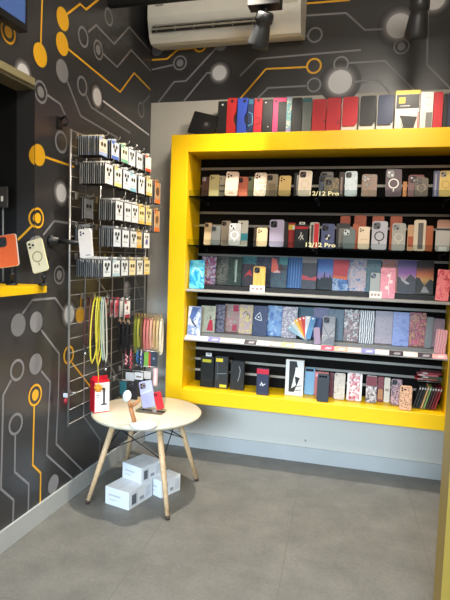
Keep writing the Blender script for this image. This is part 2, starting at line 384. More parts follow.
# --- wall air conditioner
AX0, AX1, AZ0 = .07, 1.075, 2.785
A = thing('air_conditioner', 'white wall mounted air conditioner high on the back wall', 'air conditioner', (AX0, 0, AZ0))
ACW = M((232, 229, 220), .4)
g = G(); W = AX1-AX0
prof = [(0, .03), (-.15, 0), (-.19, .004), (-.215, .03), (-.25, .15), (-.25, .26), (-.22, .30), (0, .30)]
SL = Matrix.Translation((0, -.2325, .09)) @ Euler((math.atan2(-.035, .12), 0, 0)).to_matrix().to_4x4()
a = [g.v((0, y, z)) for y, z in prof]; b = [g.v((W, y, z)) for y, z in prof]
for i in range(len(prof)): j = (i+1) % len(prof); g.face([a[i], a[j], b[j], b[i]], ACW)
g.face(a, ACW); g.face(b, ACW)
g.build('housing', A)
g = G(); g.box(.03, W-.24, -.0015, .004, -.036, .044, M((50, 48, 45), .6), mx=SL); g.build('air_outlet', A)
g = G()
for z in (-.022, .002): g.box(.03, W-.24, -.012, -.0015, z, z+.008, M((196, 192, 180), .4), .001, mx=SL)
for k in range(6): x = .06+k*(W-.36)/5; g.box(x, x+.006, -.008, -.0015, -.034, .04, M((170, 166, 155), .4), mx=SL)
g.build('louvre', A)
g = G(); g.box(W-.2, W-.02, -.2525, -.2495, .16, .25, M((206, 202, 188), .4), .002)
for z in (.235, .205, .18): g.box(W-.16, W-.10, -.2535, -.2525, z, z+.006, GREY)
pz = .20; pr = [(W-.055+.014*math.cos(2*math.pi*k/16), pz+.014*math.sin(2*math.pi*k/16)) for k in range(16)]
g.prism(pr, -.2535, -.2525, M((120, 118, 112), .4)); g.prism([(W-.055+(x-W+.055)*.65, pz+(z-pz)*.65) for x, z in pr], -.254, -.2535, ACW)
g.build('control_panel', A)
g = G(); g.box(.055, .11, -.2508, -.2495, .215, .225, M((150, 146, 140), .5)); g.build('badge', A)

# --- lighting track and spotlights
TY = -.65
T = thing('lighting_track', 'black ceiling track bar that carries the spotlights', 'light track', (.0, TY, 2.832))
g = G(); g.box(.002, RX-.01, -.022, .022, 0, .05, BLACK, .003); g.build('track_bar', T)
for x in (.35, 1.3, 2.0):
    g = G(); g.tube([(x, 0, .05), (x, 0, .29)], .006, BLACK); g.build('hanger', T)
def spot(x, tilt, yaw, label, x0, x1):
    r = thing('spotlight', label, 'spotlight', (x, TY, 2.832))
    g = G(); g.box(x0-x, x1-x, -.045, .045, -.085, -.0, M((28, 27, 25), .45), .004); g.build('driver_box', r)
    g = G(); g.tube([(0, 0, -.083), (0, 0, -.115)], .012, BLACK, 10); g.build('swivel_joint', r)
    R_ = Matrix.Translation((0, 0, -.115)) @ Euler((tilt, yaw, 0)).to_matrix().to_4x4()
    hd = M((40, 41, 43), .42)
    g = G(); g.lathe([(0, .012), (.040, .010), (.048, 0), (.050, -.04), (.046, -.043), (.041, -.05), (.046, -.07), (.058, -.15), (.059, -.175), (.054, -.175), (.050, -.15), (0, -.145)], hd, 28, R_); g.build('lamp_head', r)
    em = bpy.data.materials.get('lamp_lens')
    if not em:
        em = bpy.data.materials.new('lamp_lens'); em.use_nodes = True; bb = em.node_tree.nodes['Principled BSDF']
        bb.inputs['Emission Color'].default_value = (1, .9, .75, 1); bb.inputs['Emission Strength'].default_value = 6
    g = G(); g.lathe([(0, -.149), (.046, -.149), (.046, -.152), (0, -.152)], em, 20, R_); g.build('lens', r)
    L = bpy.data.lights.new('spot', 'SPOT'); lo = bpy.data.objects.new('spot_light', L); C.objects.link(lo)
    L.spot_size = math.radians(SPOT_ANG); L.spot_blend = .6; L.shadow_soft_size = .03; L.energy = SPOT_E; L.color = (1, .90, .76)
    lo.matrix_world = Matrix.Translation((x, TY, 2.832)) @ R_ @ Matrix.Translation((0, 0, -.18))
    return r
SPOT_E, SPOT_ANG = 12, 120
spot(.945, math.radians(24), math.radians(20), 'black spotlight hanging in front of the air conditioner', .853, 1.03)
spot(1.742, math.radians(24), math.radians(3), 'black spotlight pointing down in front of a bright printed dot', 1.62, 1.79)

# --- television, upper left corner
tx = .10; p = at(28, 33, 0, tx); TV = thing('television', 'flat screen television on the dark wall over the serving hatch', 'television', (tx, p.y, p.z))
g = G(); g.box(-.045, 0, -1.0, 0, 0, .58, M((20, 20, 22), .3), .004); g.build('tv_body', TV)
em = bpy.data.materials.new('tv_screen'); em.use_nodes = True; bb = em.node_tree.nodes['Principled BSDF']
bb.inputs['Base Color'].default_value = rgb((40, 60, 100)); bb.inputs['Roughness'].default_value = .25
bb.inputs['Emission Color'].default_value = rgb((84, 112, 168)); bb.inputs['Emission Strength'].default_value = .55
g = G(); g.box(0, .002, -.985, -.022, .03, .562, em); g.build('screen', TV)
g = G(); g.box(-.10, -.045, -.6, -.4, .2, .4, BLACK); g.build('wall_bracket', TV)

# --- hatch counter with display phones
K = tag(thing('hatch_counter', '', '', (.072, OY, 1.192)), 'yellow counter board along the serving hatch in the dark wall', 'counter')
g = G(); g.box(-.35, 0, -2.6, -.002, .0, .037, YEL, .002); g.build('counter_board', K)

# --- round table
TC = Vector((.368, -.808)); TZ = .490
T2 = thing('round_table', 'round cream topped table with four splayed wooden legs', 'table', (TC.x, TC.y, 0))
TOP = M((206, 194, 170), .38)
g = G(); g.lathe([(0, TZ-.026), (.285, TZ-.026), (.305, TZ-.021), (.314, TZ-.012), (.315, TZ-.005), (.311, TZ), (0, TZ)], TOP, 64); g.build('tabletop', T2)
WOOD = art([(196, 156, 112), (218, 184, 142), (206, 170, 126)], 22, 'noise', .45, 3)
BLK = M((24, 24, 25), .4)
feet = [Vector((.125, -1.05, 0)), Vector((.614, -1.071, 0)), Vector((.602, -.552, 0)), Vector((.115, -.555, 0))]
tops = []
for f in feet:
    d = (TC.to_3d()-f); d.z = 0; t = f+d*.45; t.z = TZ-.026; tops.append(t)
o3 = Vector((TC.x, TC.y, 0))
for f, t in zip(feet, tops):
    g = G(); a = f-o3; b = t-o3; u = (b-a).normalized()
    g.tube([a+u*.022, a+(b-a)*.5, b], [.0115, .0155, .0175], WOOD, 14); leg = g.build('leg', T2)
    g = G(); g.tube([a+Vector((0, 0, .001)), a+u*.022], [.0106, .0118], M((60, 45, 34), .6), 14); g.build('foot_cap', leg)
    g = G(); g.tube([b-u*.012, b-u*.002], .0195, BLK, 12); g.box(b.x-.026, b.x+.026, b.y-.026, b.y+.026, TZ-.030, TZ-.026, BLK); g.build('leg_bracket', T2)
g = G()
def onleg(i, k): return feet[i]+(tops[i]-feet[i])*k-o3
for i in range(4):
    j = (i+1) % 4
    g.tube([onleg(i, .94), onleg(j, .62)], .0032, BLK, 6); g.tube([onleg(j, .94), onleg(i, .62)], .0032, BLK, 6)
g.build('cross_brace', T2)

# --- white cartons under the table
CART = M((222, 224, 226), .55); PRN = M((92, 96, 102), .5)
def carton(x, y, z, w, d, h, yaw, label):
    """(x, y): the corner nearest the viewer; w along the viewer's left face, d along the right face"""
    r = thing('carton', label, 'box', (x, y, z), (0, 0, yaw), 'white cartons under the table')
    del r['group']
    g = G(); g.box(-w, 0, 0, d, 0, h, CART, .002)
    g.box(.0002, .0012, d*.08, d*.36, h*.12, h*.85, M((205, 208, 212), .4)); g.box(.0012, .0018, d*.12, d*.30, h*.2, h*.75, PRN)
    g.box(.0002, .0012, d*.45, d*.62, h*.22, h*.40, M((150, 154, 160), .5)); g.box(.0002, .0012, d*.70, d*.93, h*.2, h*.8, M((200, 203, 208), .5))
    g.box(-w*.85, -w*.35, -.0012, -.0002, h*.55, h*.62, M((180, 183, 188), .5)); g.box(-w*.85, -w*.55, -.0012, -.0002, h*.3, h*.36, M((190, 193, 198), .5))
    g.build('carton_body', r)
    g = G(); g.box(-w*.52, -w*.48, .01, d-.01, h-.0005, h+.0006, M((206, 208, 210), .3)); g.build('tape', r)
    return r
carton(.375, -1.045, 0, .165, .215, .10, math.radians(-13), 'white carton on the floor nearest the front table leg')
p = at(155.5, 499, 2, 0); carton(.485, -.85, 0, .10, .155, .10, math.radians(-24), 'white carton on the floor behind the front table leg')
carton(.392, -.925, .1012, .15, .17, .092, math.radians(-20), 'white carton stacked on top of the two others')
# ================================================================== GOODS
LY = {'e': -.278, 'f': -.250, 0: -.225, 1: -.178, 2: -.132, 3: -.086}      # standing rows on a shelf, front to back
DK = M((28, 28, 30), .35); RINGW = M((238, 236, 232), .4); LENS = M((10, 10, 12), .15); TAGW = M((240, 238, 230), .5)
def col(c): return c if not isinstance(c, tuple) else M(c, .45)
def camera_part(root, w, h, t, style, tint, mt=None):
    """the camera cut-out at the case's upper corner: a plate with lenses"""
    g = G(); s = w*(.46 if style != 'bar' else .8); hh = s if style != 'bar' else w*.3
    x = -w/2+s/2+w*.07; z = h-hh-w*.09
    if style == 'dots':
        for dx, dz in ((-.22, .22), (.22, .0), (-.22, -.22)): g.prism(disc2(x+dx*s, z+s/2+dz*s, s*.15, 10), -t/2-.0016, -t/2+.001, LENS)
    else:
        g.prism(rrect(s, hh, min(s, hh)*.28, 4, x, z), -t/2-.0022, -t/2+.001, tint)
        for dx, dz in ((-.22, .22), (.22, .0), (-.22, -.22)) if style == 'plate' else (((-.3, 0), (0, 0), (.3, 0)) if style == 'bar' else ((-.2, .2), (.2, -.2))):
            g.prism(disc2(x+dx*s, z+hh/2+dz*s, s*.15, 10), -t/2-.0042, -t/2-.002, LENS)
    g.build('camera_cutout', root)
def ring_part(root, w, h, t, mt):
    g = G(); r = w*.33; n = 24; zc = h*.47
    for rr in ((r, r*.78),):
        o = [(rr[0]*math.cos(2*math.pi*k/n), zc+rr[0]*math.sin(2*math.pi*k/n)) for k in range(n)]
        i_ = [(rr[1]*math.cos(2*math.pi*k/n), zc+rr[1]*math.sin(2*math.pi*k/n)) for k in range(n)]
        for k in range(n):
            j = (k+1) % n; g.poly([(o[k][0], -t/2-.0012, o[k][1]), (o[j][0], -t/2-.0012, o[j][1]), (i_[j][0], -t/2-.0012, i_[j][1]), (i_[k][0], -t/2-.0012, i_[k][1])], mt)
    g.poly([(-w*.035, -t/2-.0012, zc-r-w*.2), (w*.035, -t/2-.0012, zc-r-w*.2), (w*.035, -t/2-.0012, zc-r-w*.03), (-w*.035, -t/2-.0012, zc-r-w*.03)], mt)
    g.build('magnet_ring', root)['label'] = 'printed charging ring'
def deco(g, w, h, t, ds):
    """printed shapes on the front, in fractions of width (-.5 .. .5) and height (0 .. 1)"""
    for i, (k, mt, *a) in enumerate(ds or ()):
        y = -t/2-.0006-.0002*i; mt = col(mt)
        if k == 'p': g.poly([(u*w, y, v*h) for u, v in a[0]], mt)
        elif k == 'b': x0, x1, z0, z1 = a; g.poly([(x0*w, y, z0*h), (x1*w, y, z0*h), (x1*w, y, z1*h), (x0*w, y, z1*h)], mt)
        elif k == 'd': g.poly([(p[0], y, p[1]) for p in disc2(a[0]*w, a[1]*h, a[2]*w)], mt)
        elif k == 's':     # stroke
            pts = [Vector((u*w, v*h)) for u, v in a[0]]; ww = a[1]*w/2
            for p, q in zip(pts, pts[1:]):
                n = Vector((-(q-p).y, (q-p).x)).normalized()*ww
                g.poly([(p.x-n.x, y, p.y-n.y), (q.x-n.x, y, q.y-n.y), (q.x+n.x, y, q.y+n.y), (p.x+n.x, y, p.y+n.y)], mt)
def spot_on(shelf, layer, px0, px1, ytop, ybot=None, lean=6):
    y = (LY[layer]-(.008 if shelf in (3, 4) and layer == 0 else 0)) if shelf else -.14-.04*layer; zb = SZ[shelf]+(RISE[SZ[shelf]] if shelf in (3, 4) and layer in (1, 2, 3) else 0); ym = ytop+12
    x0 = at(px0, ym, 1, y).x; x1 = at(px1, ym, 1, y).x; zt = at((px0+px1)/2, ytop, 1, y+.008).z
    if shelf: x0 = max(x0, IX0+.010); x1 = min(x1, IX1-.016)
    return (x0+x1)/2, y, zb+.0006, (x1-x0), (zt-zb-.0006)/math.cos(math.radians(lean))
def lean_rot(lean, roll, yaw): return (math.radians(-lean), math.radians(roll), math.radians(yaw))
def case(shelf, layer, px0, px1, ytop, mt, label, cam='plate', ct=None, ring=None, ds=None, lean=6, roll=0, yaw=0, t=.011, name='phone_case', cat='phone case', rim=None):
    x, y, z, w, h = spot_on(shelf, layer, px0, px1, ytop, lean=lean)
    w = max(w, .02); r = thing(name, label, cat, (x, y, z+.0008*1), lean_rot(lean, roll, yaw))
    mt = col(mt); g = G(); g.prism(rrect(w, h, min(w*.17, .014), 4), -t/2, t/2, mt, col(rim) if rim else None, .0014); deco(g, w, h, t, ds); g.build('shell', r)
    if cam: camera_part(r, w, h, t, cam, col(ct) if ct else DK)
    if ring: ring_part(r, w, h, t, col(ring))
    lift(r, t, lean, roll, w); return r
def lift(r, t, lean, roll, w):
    """seat the tilted foot on the shelf"""
    r.location.z += abs(math.sin(math.radians(lean)))*t/2 + abs(math.sin(math.radians(roll)))*w/2
def cover(shelf, layer, px0, px1, ytop, mt, label, ds=None, lean=7, roll=0, yaw=0, t=.008, name='tablet_cover', cat='cover', edge=None, r_=.004):
    x, y, z, w, h = spot_on(shelf, layer, px0, px1, ytop, lean=lean)
    r = thing(name, label, cat, (x, y, z), lean_rot(lean, roll, yaw)); mt = col(mt)
    g = G(); g.prism(rrect(w, h, r_, 2), -t/2, 0, mt, None, .0006); deco(g, w, h, t, ds); g.build('front_board', r)
    g = G(); g.prism(rrect(w*.985, h*.985, r_, 2, 0, h*.005), .0003, t/2, col(edge or (40, 40, 44))); g.build('back_board', r)
    lift(r, t, lean, roll, w); return r
def pack(shelf, layer, px0, px1, ytop, label, box=(24, 24, 26), ds=None, d=.035, lean=0, yaw=0, name='boxed_case', cat='boxed case', hang=None, window=False, roll=0):
    """a retail carton with a printed front; hang: colour of a hang tab at the top"""
    x, y, z, w, h = spot_on(shelf, layer, px0, px1, ytop, lean=lean)
    r = thing(name, label, cat, (x, y, z), lean_rot(lean, roll, yaw)); t = d; hb = h*(.90 if hang else 1)
    g = G(); g.box(-w/2, w/2, -t/2, t/2, 0, hb, col(box), .0015); deco(g, w, h, t, ds); g.build('carton_body', r)
    if hang:
        g = G(); g.prism([(-w*.22, hb-.004), (w*.22, hb-.004), (w*.22, h), (-w*.22, h)], t/2-.003, t/2-.001, col(hang)); g.poly([(-w*.12, t/2-.0032, h-.010), (w*.12, t/2-.0032, h-.010), (w*.12, t/2-.0032, h-.004), (-w*.12, t/2-.0032, h-.004)], DK); g.build('hang_tab', r)
    if window:
        g = G(); g.box(-w*.52, w*.52, -t/2-.002, t/2+.002, -.0, hb*.99, GLASS); g.build('clear_sleeve', r)
    lift(r, t, lean, roll, w); return r
def ptag(shelf, px0, px1, ytop, ybot, label, y=-.232):
    x0, x1 = at(px0, ytop, 1, y).x, at(px1, ytop, 1, y).x; z1 = at(px0, ytop, 1, y).z; zb = SZ[shelf]+.0006
    r = thing('price_tag', label, 'price tag', ((x0+x1)/2, y, zb)); w = x1-x0; h = max(.02, z1-zb)
    g = G(); g.box(-w/2, w/2, -.0012, 0, 0, h, TAGW); 
    for k in range(3): g.poly([(-w*.38+k*w*.27, -.0015, h*.35), (-w*.2+k*w*.27, -.0015, h*.35), (-w*.2+k*w*.27, -.0015, h*.65), (-w*.38+k*w*.27, -.0015, h*.65)], M((176, 150, 140), .6))
    g.build('tag_front', r); g = G(); g.box(-w/2, w/2, 0, .018, 0, .0012, TAGW); g.build('tag_foot', r)
S = 'upper shelf'
# --- top shelf of phone cases
case(1, 2, 201.5, 209, 177, (86, 56, 50), 'small dark maroon phone case at the yellow end of the top shelf', 'plate', (190, 180, 190))
case(1, 1, 209, 219, 175, (196, 182, 130), 'olive beige phone case on top shelf beside the dark maroon one', 'dots')
case(1, 2, 217.5, 225, 176, (214, 202, 176), 'cream phone case with two grey bands on the top shelf', 'dots', ds=[('b', (120, 116, 110), -.48, .48, .26, .34), ('b', (120, 116, 110), -.48, .48, .5, .58)])
case(1, 0, 224.8, 237.6, 172, art([(236, 214, 190), (224, 190, 168), (240, 226, 206)], 40, seed=1), 'pinkish cream phone case standing tall beside the salmon case', 'dots', (220, 205, 190), ds=[('b', (150, 110, 100), -.2, .2, .1, .13)], roll=2)
case(1, 1, 237, 247.5, 177, (205, 112, 84), 'salmon terracotta phone case on the top shelf', 'two', (70, 54, 52))
case(1, 2, 247, 254.5, 177, (150, 156, 124), 'sage green phone case on the top shelf', 'two', (60, 60, 60))
case(1, 0, 253.8, 266, 173, art([(236, 228, 204), (238, 230, 208), (214, 160, 140), (238, 230, 208)], 60, seed=4), 'ivory phone case with small printed flowers on the top shelf', 'dots', roll=1)
case(1, 2, 266.5, 278, 174.5, (176, 160, 132), 'greyish beige boxed phone case with dark square window, top shelf', 'two', (60, 52, 44), t=.02, ds=[('b', (150, 130, 100), -.3, .3, .08, .6)], lean=3)
case(1, 0, 278.5, 290.5, 176, (192, 160, 98), 'golden tan phone case with black camera dots on the top shelf', 'dots', roll=1)
case(1, 2, 294, 300, 173, (52, 46, 46), 'narrow black and white case behind the cream ring case, top shelf', None, ds=[('b', (220, 214, 206), -.1, .3, .1, .9)])
case(1, 0, 298, 311, 171, (226, 208, 186), 'cream phone case with a faint ring beside the size lettering, top shelf', 'two', (66, 44, 44), ring=(214, 190, 166), roll=2, rim=(240, 234, 226))
case(1, 3, 320, 333, 172, (150, 146, 138), 'tall clear grey case at the back behind the camouflage case', 'two', (40, 40, 40))
case(1, 2, 318.8, 331, 175.5, (74, 86, 104), 'slate blue phone case partly hidden by the camouflage case', 'plate', rim=(150, 80, 60))
case(1, 0, 324, 338.5, 178, art([(92, 84, 60), (60, 62, 48), (140, 112, 60), (70, 82, 88)], 55, seed=5), 'camouflage patterned phone case above the upper size lettering', 'plate', (44, 44, 44))
case(1, 2, 339, 344, 172, (70, 54, 50), 'narrow dark brown case beside the icy blue case', None, ds=[('b', (180, 150, 140), -.2, .2, .15, .8)])
case(1, 0, 345, 357.5, 171.5, art([(186, 198, 206), (214, 222, 226), (170, 186, 196)], 60, seed=6), 'icy pale blue phone case on the top shelf', 'two', (36, 38, 42), roll=-1)
case(1, 1, 361.5, 377, 174.5, art([(120, 82, 54), (160, 106, 66), (108, 96, 84), (170, 150, 120)], 45, seed=7), 'brown and grey patterned phone case with cream camera dots, top shelf', 'dots', t=.014)
case(1, 0, 386, 402, 169.5, (84, 58, 70), 'dark plum phone case with bold white ring on the top shelf', 'two', (150, 150, 150), ring=(240, 236, 230), roll=-1, rim=(196, 190, 190))
case(1, 1, 402.5, 406.5, 182, (206, 130, 58), 'narrow orange case beside the plum ring case, top shelf', None)
case(1, 2, 408, 424, 175, (150, 104, 104), 'rosy clear phone case with red edge, behind the brown ring case', 'two', (66, 40, 44), rim=(206, 50, 50))
case(1, 0, 414.5, 428, 178, (100, 88, 76), 'dusty brown phone case with a ring in front of the rosy one', 'plate', (70, 60, 54), ring=(150, 134, 116))
case(1, 2, 433.5, 440, 171, (120, 126, 176), 'lilac blue narrow case on the top shelf beside the yellow ring case', None, ds=[('b', (200, 200, 216), -.3, 0, .1, .9)])
case(1, 0, 439.5, 452, 171, (222, 192, 110), 'butter yellow phone case with ring at the pillar end of top shelf', 'two', (150, 140, 130), ring=(196, 160, 84))
# --- second shelf
O = (196, 92, 52)
case(2, 1, 204, 211.5, 223, (206, 178, 140), 'cream case with russet edge at the yellow end of second shelf', 'plate', (90, 60, 50), rim=(150, 70, 50))
case(2, 0, 210.5, 220, 226, (110, 112, 110), 'smoky grey clear phone case second from the yellow end, second shelf', 'plate', (60, 60, 62), roll=1)
case(2, 2, 221, 230, 221, (184, 168, 150), 'taupe phone case beside the grey ring case on the second shelf', 'plate', (90, 80, 76))
case(2, 0, 228.5, 240.5, 223.5, (164, 164, 164), 'grey clear phone case with white ring on the second shelf', 'two', (190, 190, 192), ring=(246, 244, 240))
cover(2, 2, 237, 247.5, 220.5, (226, 220, 206), 'white card pack with a teal band on the second shelf', [('b', (74, 166, 186), -.5, .5, .22, .50), ('d', (40, 40, 40), -.1, .88, .08)], name='carded_case', cat='case')
case(2, 2, 253.5, 259, 227, (104, 88, 76), 'narrow taupe brown case beside the beige dotted case', None)
case(2, 0, 256.5, 267, 228, (224, 196, 156), 'warm beige phone case left of the lavender case, second shelf', 'dots', ds=[('b', (190, 150, 110), -.4, -.36, .1, .8)])
case(2, 1, 269.5, 284, 220, (188, 178, 206), 'lavender phone case in the middle of the second shelf', 'two', (44, 40, 52), roll=-1)
case(2, 2, 280, 288, 222, (30, 28, 30), 'black slim case peeking from behind the lavender case', None, lean=8)
pack(2, 2, 288.5, 295, 223, 'red pouch with yellow and white header, second shelf', (170, 46, 40), [('b', (220, 190, 70), -.5, .5, .72, .92), ('b', (235, 230, 224), .1, .5, .74, .88)], d=.02)
pack(2, 1, 295, 308, 222, 'black wallet case box with white emblem and white hang tab, second shelf', (26, 28, 30), [('s', (226, 222, 214), [(-.2, .36), (-.02, .48), (.2, .32)], .06), ('s', (226, 222, 214), [(-.02, .48), (.0, .60)], .06), ('s', (226, 222, 214), [(-.06, .3), (.16, .5)], .05), ('b', (180, 30, 40), -.5, .5, .72, .82)], d=.03, hang=(236, 234, 228))
case(2, 1, 309.5, 319, 222.5, (196, 190, 178), 'white and red striped case beside the black wallet box', None, ds=[('b', (206, 26, 42), -.05, .45, .02, .96), ('b', (60, 56, 54), -.36, -.12, .1, .9)])
case(2, 1, 321, 334.5, 224, (76, 84, 128), 'indigo blue phone case with black and white emblem', 'plate', (40, 42, 56), ds=[('d', (20, 20, 24), 0, .45, .22), ('p', (230, 228, 222), [(0, .45), (.18, .51), (.02, .58)]), ('p', (230, 228, 222), [(0, .45), (-.18, .38), (0, .33)])])
case(2, 2, 336, 349.5, 223.5, (36, 36, 38), 'black framed bumper case behind the slate green case', None, ds=[('b', (130, 124, 116), -.3, .3, .06, .8)])
case(2, 0, 342.5, 355, 229, (96, 108, 108), 'plain slate green phone case on the second shelf', 'two', (190, 196, 196))
case(2, 2, 352.5, 358.5, 224, O, 'narrow orange case beside the slate green case', None)
case(2, 0, 358, 369.5, 227, (224, 202, 174), 'cream phone case with two dark dots and script, second shelf', 'dots', ds=[('s', (190, 160, 130), [(-.3, .4), (0, .46), (.3, .42)], .05)])
case(2, 3, 354, 366, 215.5, O, 'orange case standing tall at the back near the cream dotted case', None, lean=4)
case(2, 3, 340, 350, 216, (190, 84, 50), 'orange case at the back above the black bumper case', None, lean=4)
case(2, 3, 372, 384, 216, (200, 96, 58), 'orange case at the back above the bold black ring case', None, lean=4)
case(2, 3, 390, 402, 216, (204, 98, 56), 'orange case at the back above the pale ring case', None, lean=4)
case(2, 1, 371.5, 387, 221.5, (196, 194, 204), 'pale lilac white phone case with bold black ring', 'two', (90, 90, 96), ring=(24, 24, 26), roll=1)
case(2, 1, 392, 405.5, 223.5, (176, 172, 164), 'silver grey phone case with pale ring on the second shelf', 'two', (150, 150, 148), ring=(214, 206, 190), rim=(226, 224, 220))
case(2, 2, 407.5, 414, 225, (222, 170, 122), 'narrow peach case with orange band beside the silver grey case', None, ds=[('b', O, -.4, .4, .15, .55)])
case(2, 1, 414, 426, 220, (222, 204, 180), 'cream pack with a dark strap band on the second shelf', None, ds=[('b', (92, 86, 82), -.15, .28, .06, .9)])
case(2, 2, 425.5, 433, 226, (196, 100, 50), 'rust orange case near the pillar end of second shelf', None)
case(2, 2, 437, 452, 220, (206, 158, 138), 'peach pink case behind the white and black one at the pillar end', None, lean=4)
case(2, 0, 435.5, 450, 228, (186, 182, 178), 'pale grey phone case with dark top at the pillar end', None, ds=[('b', (50, 46, 48), -.48, .48, .88, .97), ('b', (238, 236, 232), -.25, .3, .02, .2)])
# --- third shelf: picture covers
A3 = art
cover(3, 2, 201, 215.5, 256.5, art([(210, 196, 214), (180, 70, 84), (110, 96, 150), (226, 214, 220), (150, 60, 90)], 26, seed=11), 'red, violet and white marbled cover beside the turquoise one')
cover(3, 0, 189, 204.5, 260.5, art([(20, 110, 180), (30, 160, 214), (120, 214, 232), (24, 132, 206)], 16, seed=12), 'turquoise swirl cover at the yellow end of the picture shelf', ds=[('s', (190, 236, 240), [(-.35, .55), (-.1, .74), (.25, .62), (.38, .4)], .05)], roll=-2)
cover(3, 3, 215, 228.5, 257, art([(112, 112, 100), (66, 66, 60), (140, 140, 126), (44, 46, 44)], 30, seed=13), 'grey branch photo cover left of the waterfall forest')
cover(3, 2, 228, 241.5, 257, art([(30, 46, 34), (52, 74, 50), (26, 34, 30), (70, 86, 66)], 34, seed=14), 'dark green forest cover with a thin white waterfall', [('b', (186, 204, 194), .02, .14, .12, .9), ('b', (120, 150, 130), -.05, .0, .4, .9)])
cover(3, 3, 241, 256, 256.5, art([(50, 120, 128), (90, 160, 160), (40, 88, 98)], 24, seed=15), 'teal sea cover partly hidden behind the plum mountain cover')
cover(3, 2, 242, 254, 264, art([(44, 34, 40), (64, 44, 50), (34, 28, 36)], 26, seed=16), 'dark plum cover with a red triangular mountain', [('p', (202, 64, 70), [(-.35, .4), (.0, .52), (.35, .44), (.2, .68), (.08, .74)])])
cover(3, 3, 255.5, 271.5, 257, art([(50, 62, 84), (80, 84, 104), (40, 44, 62), (96, 90, 110)], 30, seed=17), 'dusky slate blue cover behind the yellow case')
cover(3, 2, 271, 287, 257, 'x' and art([(40, 48, 66), (66, 62, 86), (48, 92, 96), (90, 70, 96)], 30, seed=18), 'cover with a pink sunset peak over a dark lake', [('b', (74, 142, 146), .0, .5, .75, 1), ('p', (226, 110, 96), [(-.5, .5), (.1, .5), (-.1, .7), (-.2, .92), (-.5, .96)]), ('p', (70, 50, 58), [(-.1, .56), (.5, .56), (.3, .64), (.05, .8)]), ('p', (236, 190, 200), [(-.4, .48), (.1, .48), (-.1, .58)])])
cover(3, 3, 286.5, 302, 257.5, art([(20, 66, 150), (50, 120, 200), (16, 48, 120), (90, 160, 220)], 18, 'vert', seed=19), 'bright blue waterfall cover on the picture shelf')
cover(3, 2, 302, 316.5, 258, art([(30, 28, 34), (56, 46, 54), (26, 28, 32)], 30, seed=20), 'black cover with a pink horizon and grey cloud top', [('b', (150, 146, 144), -.5, .5, .84, 1), ('p', (196, 74, 86), [(-.5, .3), (.5, .28), (.5, .42), (.1, .36), (-.5, .46)])])
cover(3, 3, 317, 333, 259, art([(28, 70, 84), (90, 110, 170), (150, 120, 190), (70, 130, 206), (60, 110, 200)], .17, 'sky', seed=21), 'blue to violet sky cover with a dark pine forest', [('p', (24, 40, 48), [(-.5, .0), (.5, .0), (.5, .45), (.42, .34), (.33, .5), (.24, .36), (.14, .42), (.05, .36), (-.02, .62), (-.1, .36), (-.2, .42), (-.3, .3), (-.42, .38), (-.5, .3)])])
cover(3, 2, 333, 349, 259, art([(24, 62, 128), (50, 110, 180), (170, 190, 214), (30, 80, 150)], 24, seed=22), 'cover of a red cliff above deep blue marbling', [('p', (196, 58, 70), [(-.5, .4), (.4, .34), (.5, .98), (-.5, .98)]), ('p', (226, 110, 60), [(-.5, .4), (.4, .34), (.42, .44), (-.5, .48)])])
cover(3, 3, 349, 366.5, 260, art([(150, 180, 210), (206, 176, 190), (226, 206, 204), (110, 150, 196), (60, 96, 156)], 22, seed=23), 'pale blue and pink marbled cover beside the red cliff cover')
cover(3, 2, 366.5, 381, 260, art([(38, 78, 92), (60, 104, 114), (30, 58, 74)], 24, seed=24), 'dark teal cover behind the small silver phone case')
cover(3, 3, 382, 399, 260, art([(222, 110, 96), (236, 150, 130), (190, 150, 170)], 26, seed=25), 'coral cover behind the pink floral pack')
cover(3, 0, 380.5, 395.5, 268, art([(206, 110, 130), (222, 140, 150), (196, 96, 120)], 40, seed=26), 'pink pack with a pale flower stem print', [('s', (240, 214, 214), [(.1, .1), (.05, .5), (.2, .85)], .05), ('d', (240, 206, 208), -.05, .35, .14), ('d', (240, 206, 208), .2, .55, .13), ('d', (240, 210, 210), .05, .75, .12)])
cover(3, 2, 398, 416.5, 260.5, art([(60, 58, 72), (96, 92, 110), (210, 160, 176), (150, 80, 170), (86, 60, 130)], .17, 'sky', seed=27), 'purple dusk cover with grey and white rocky mountain', [('p', (70, 74, 86), [(-.5, .05), (.5, .05), (.5, .45), (.2, .6), (-.1, .4), (-.5, .52)]), ('p', (190, 190, 196), [(-.35, .5), (-.1, .4), (.2, .3), (.0, .28), (-.3, .4)])])
cover(3, 3, 416.5, 434, 261, art([(60, 66, 60), (110, 106, 84), (236, 178, 96), (226, 110, 60), (70, 50, 46)], .17, 'sky', seed=28), 'orange sunset cover over a grey river valley', [('p', (60, 64, 62), [(-.5, .05), (.5, .05), (.5, .4), (.3, .46), (0, .24), (-.3, .48), (-.5, .5)]), ('p', (170, 170, 170), [(-.2, .05), (.3, .05), (.1, .22), (-.05, .24)])])
cover(3, 0, 436, 453, 270, art([(226, 96, 104), (240, 140, 140), (206, 66, 84), (60, 50, 60)], 40, seed=29, stops=[.3, .45, .6, .8]), 'coral pink patterned cover at the pillar end of the picture shelf', roll=3)
case(3, 0, 253, 265, 266.5, (220, 176, 88), 'yellow phone case with a black camera on the picture shelf', 'two', (30, 30, 32), lean=5, ds=[('s', (196, 140, 60), [(-.2, .1), (-.1, .7)], .04), ('s', (196, 140, 60), [(.2, .1), (.1, .7)], .04)])
case(3, 1, 370, 380, 273, (186, 190, 186), 'small silver grey phone case on the picture shelf', 'two', (50, 52, 54), lean=5)
ptag(3, 250, 265, 285, 290, 'white price tag below the yellow phone case', -.24); ptag(3, 369.5, 382, 291, 296, 'white price tag below the small silver grey phone case', -.24)
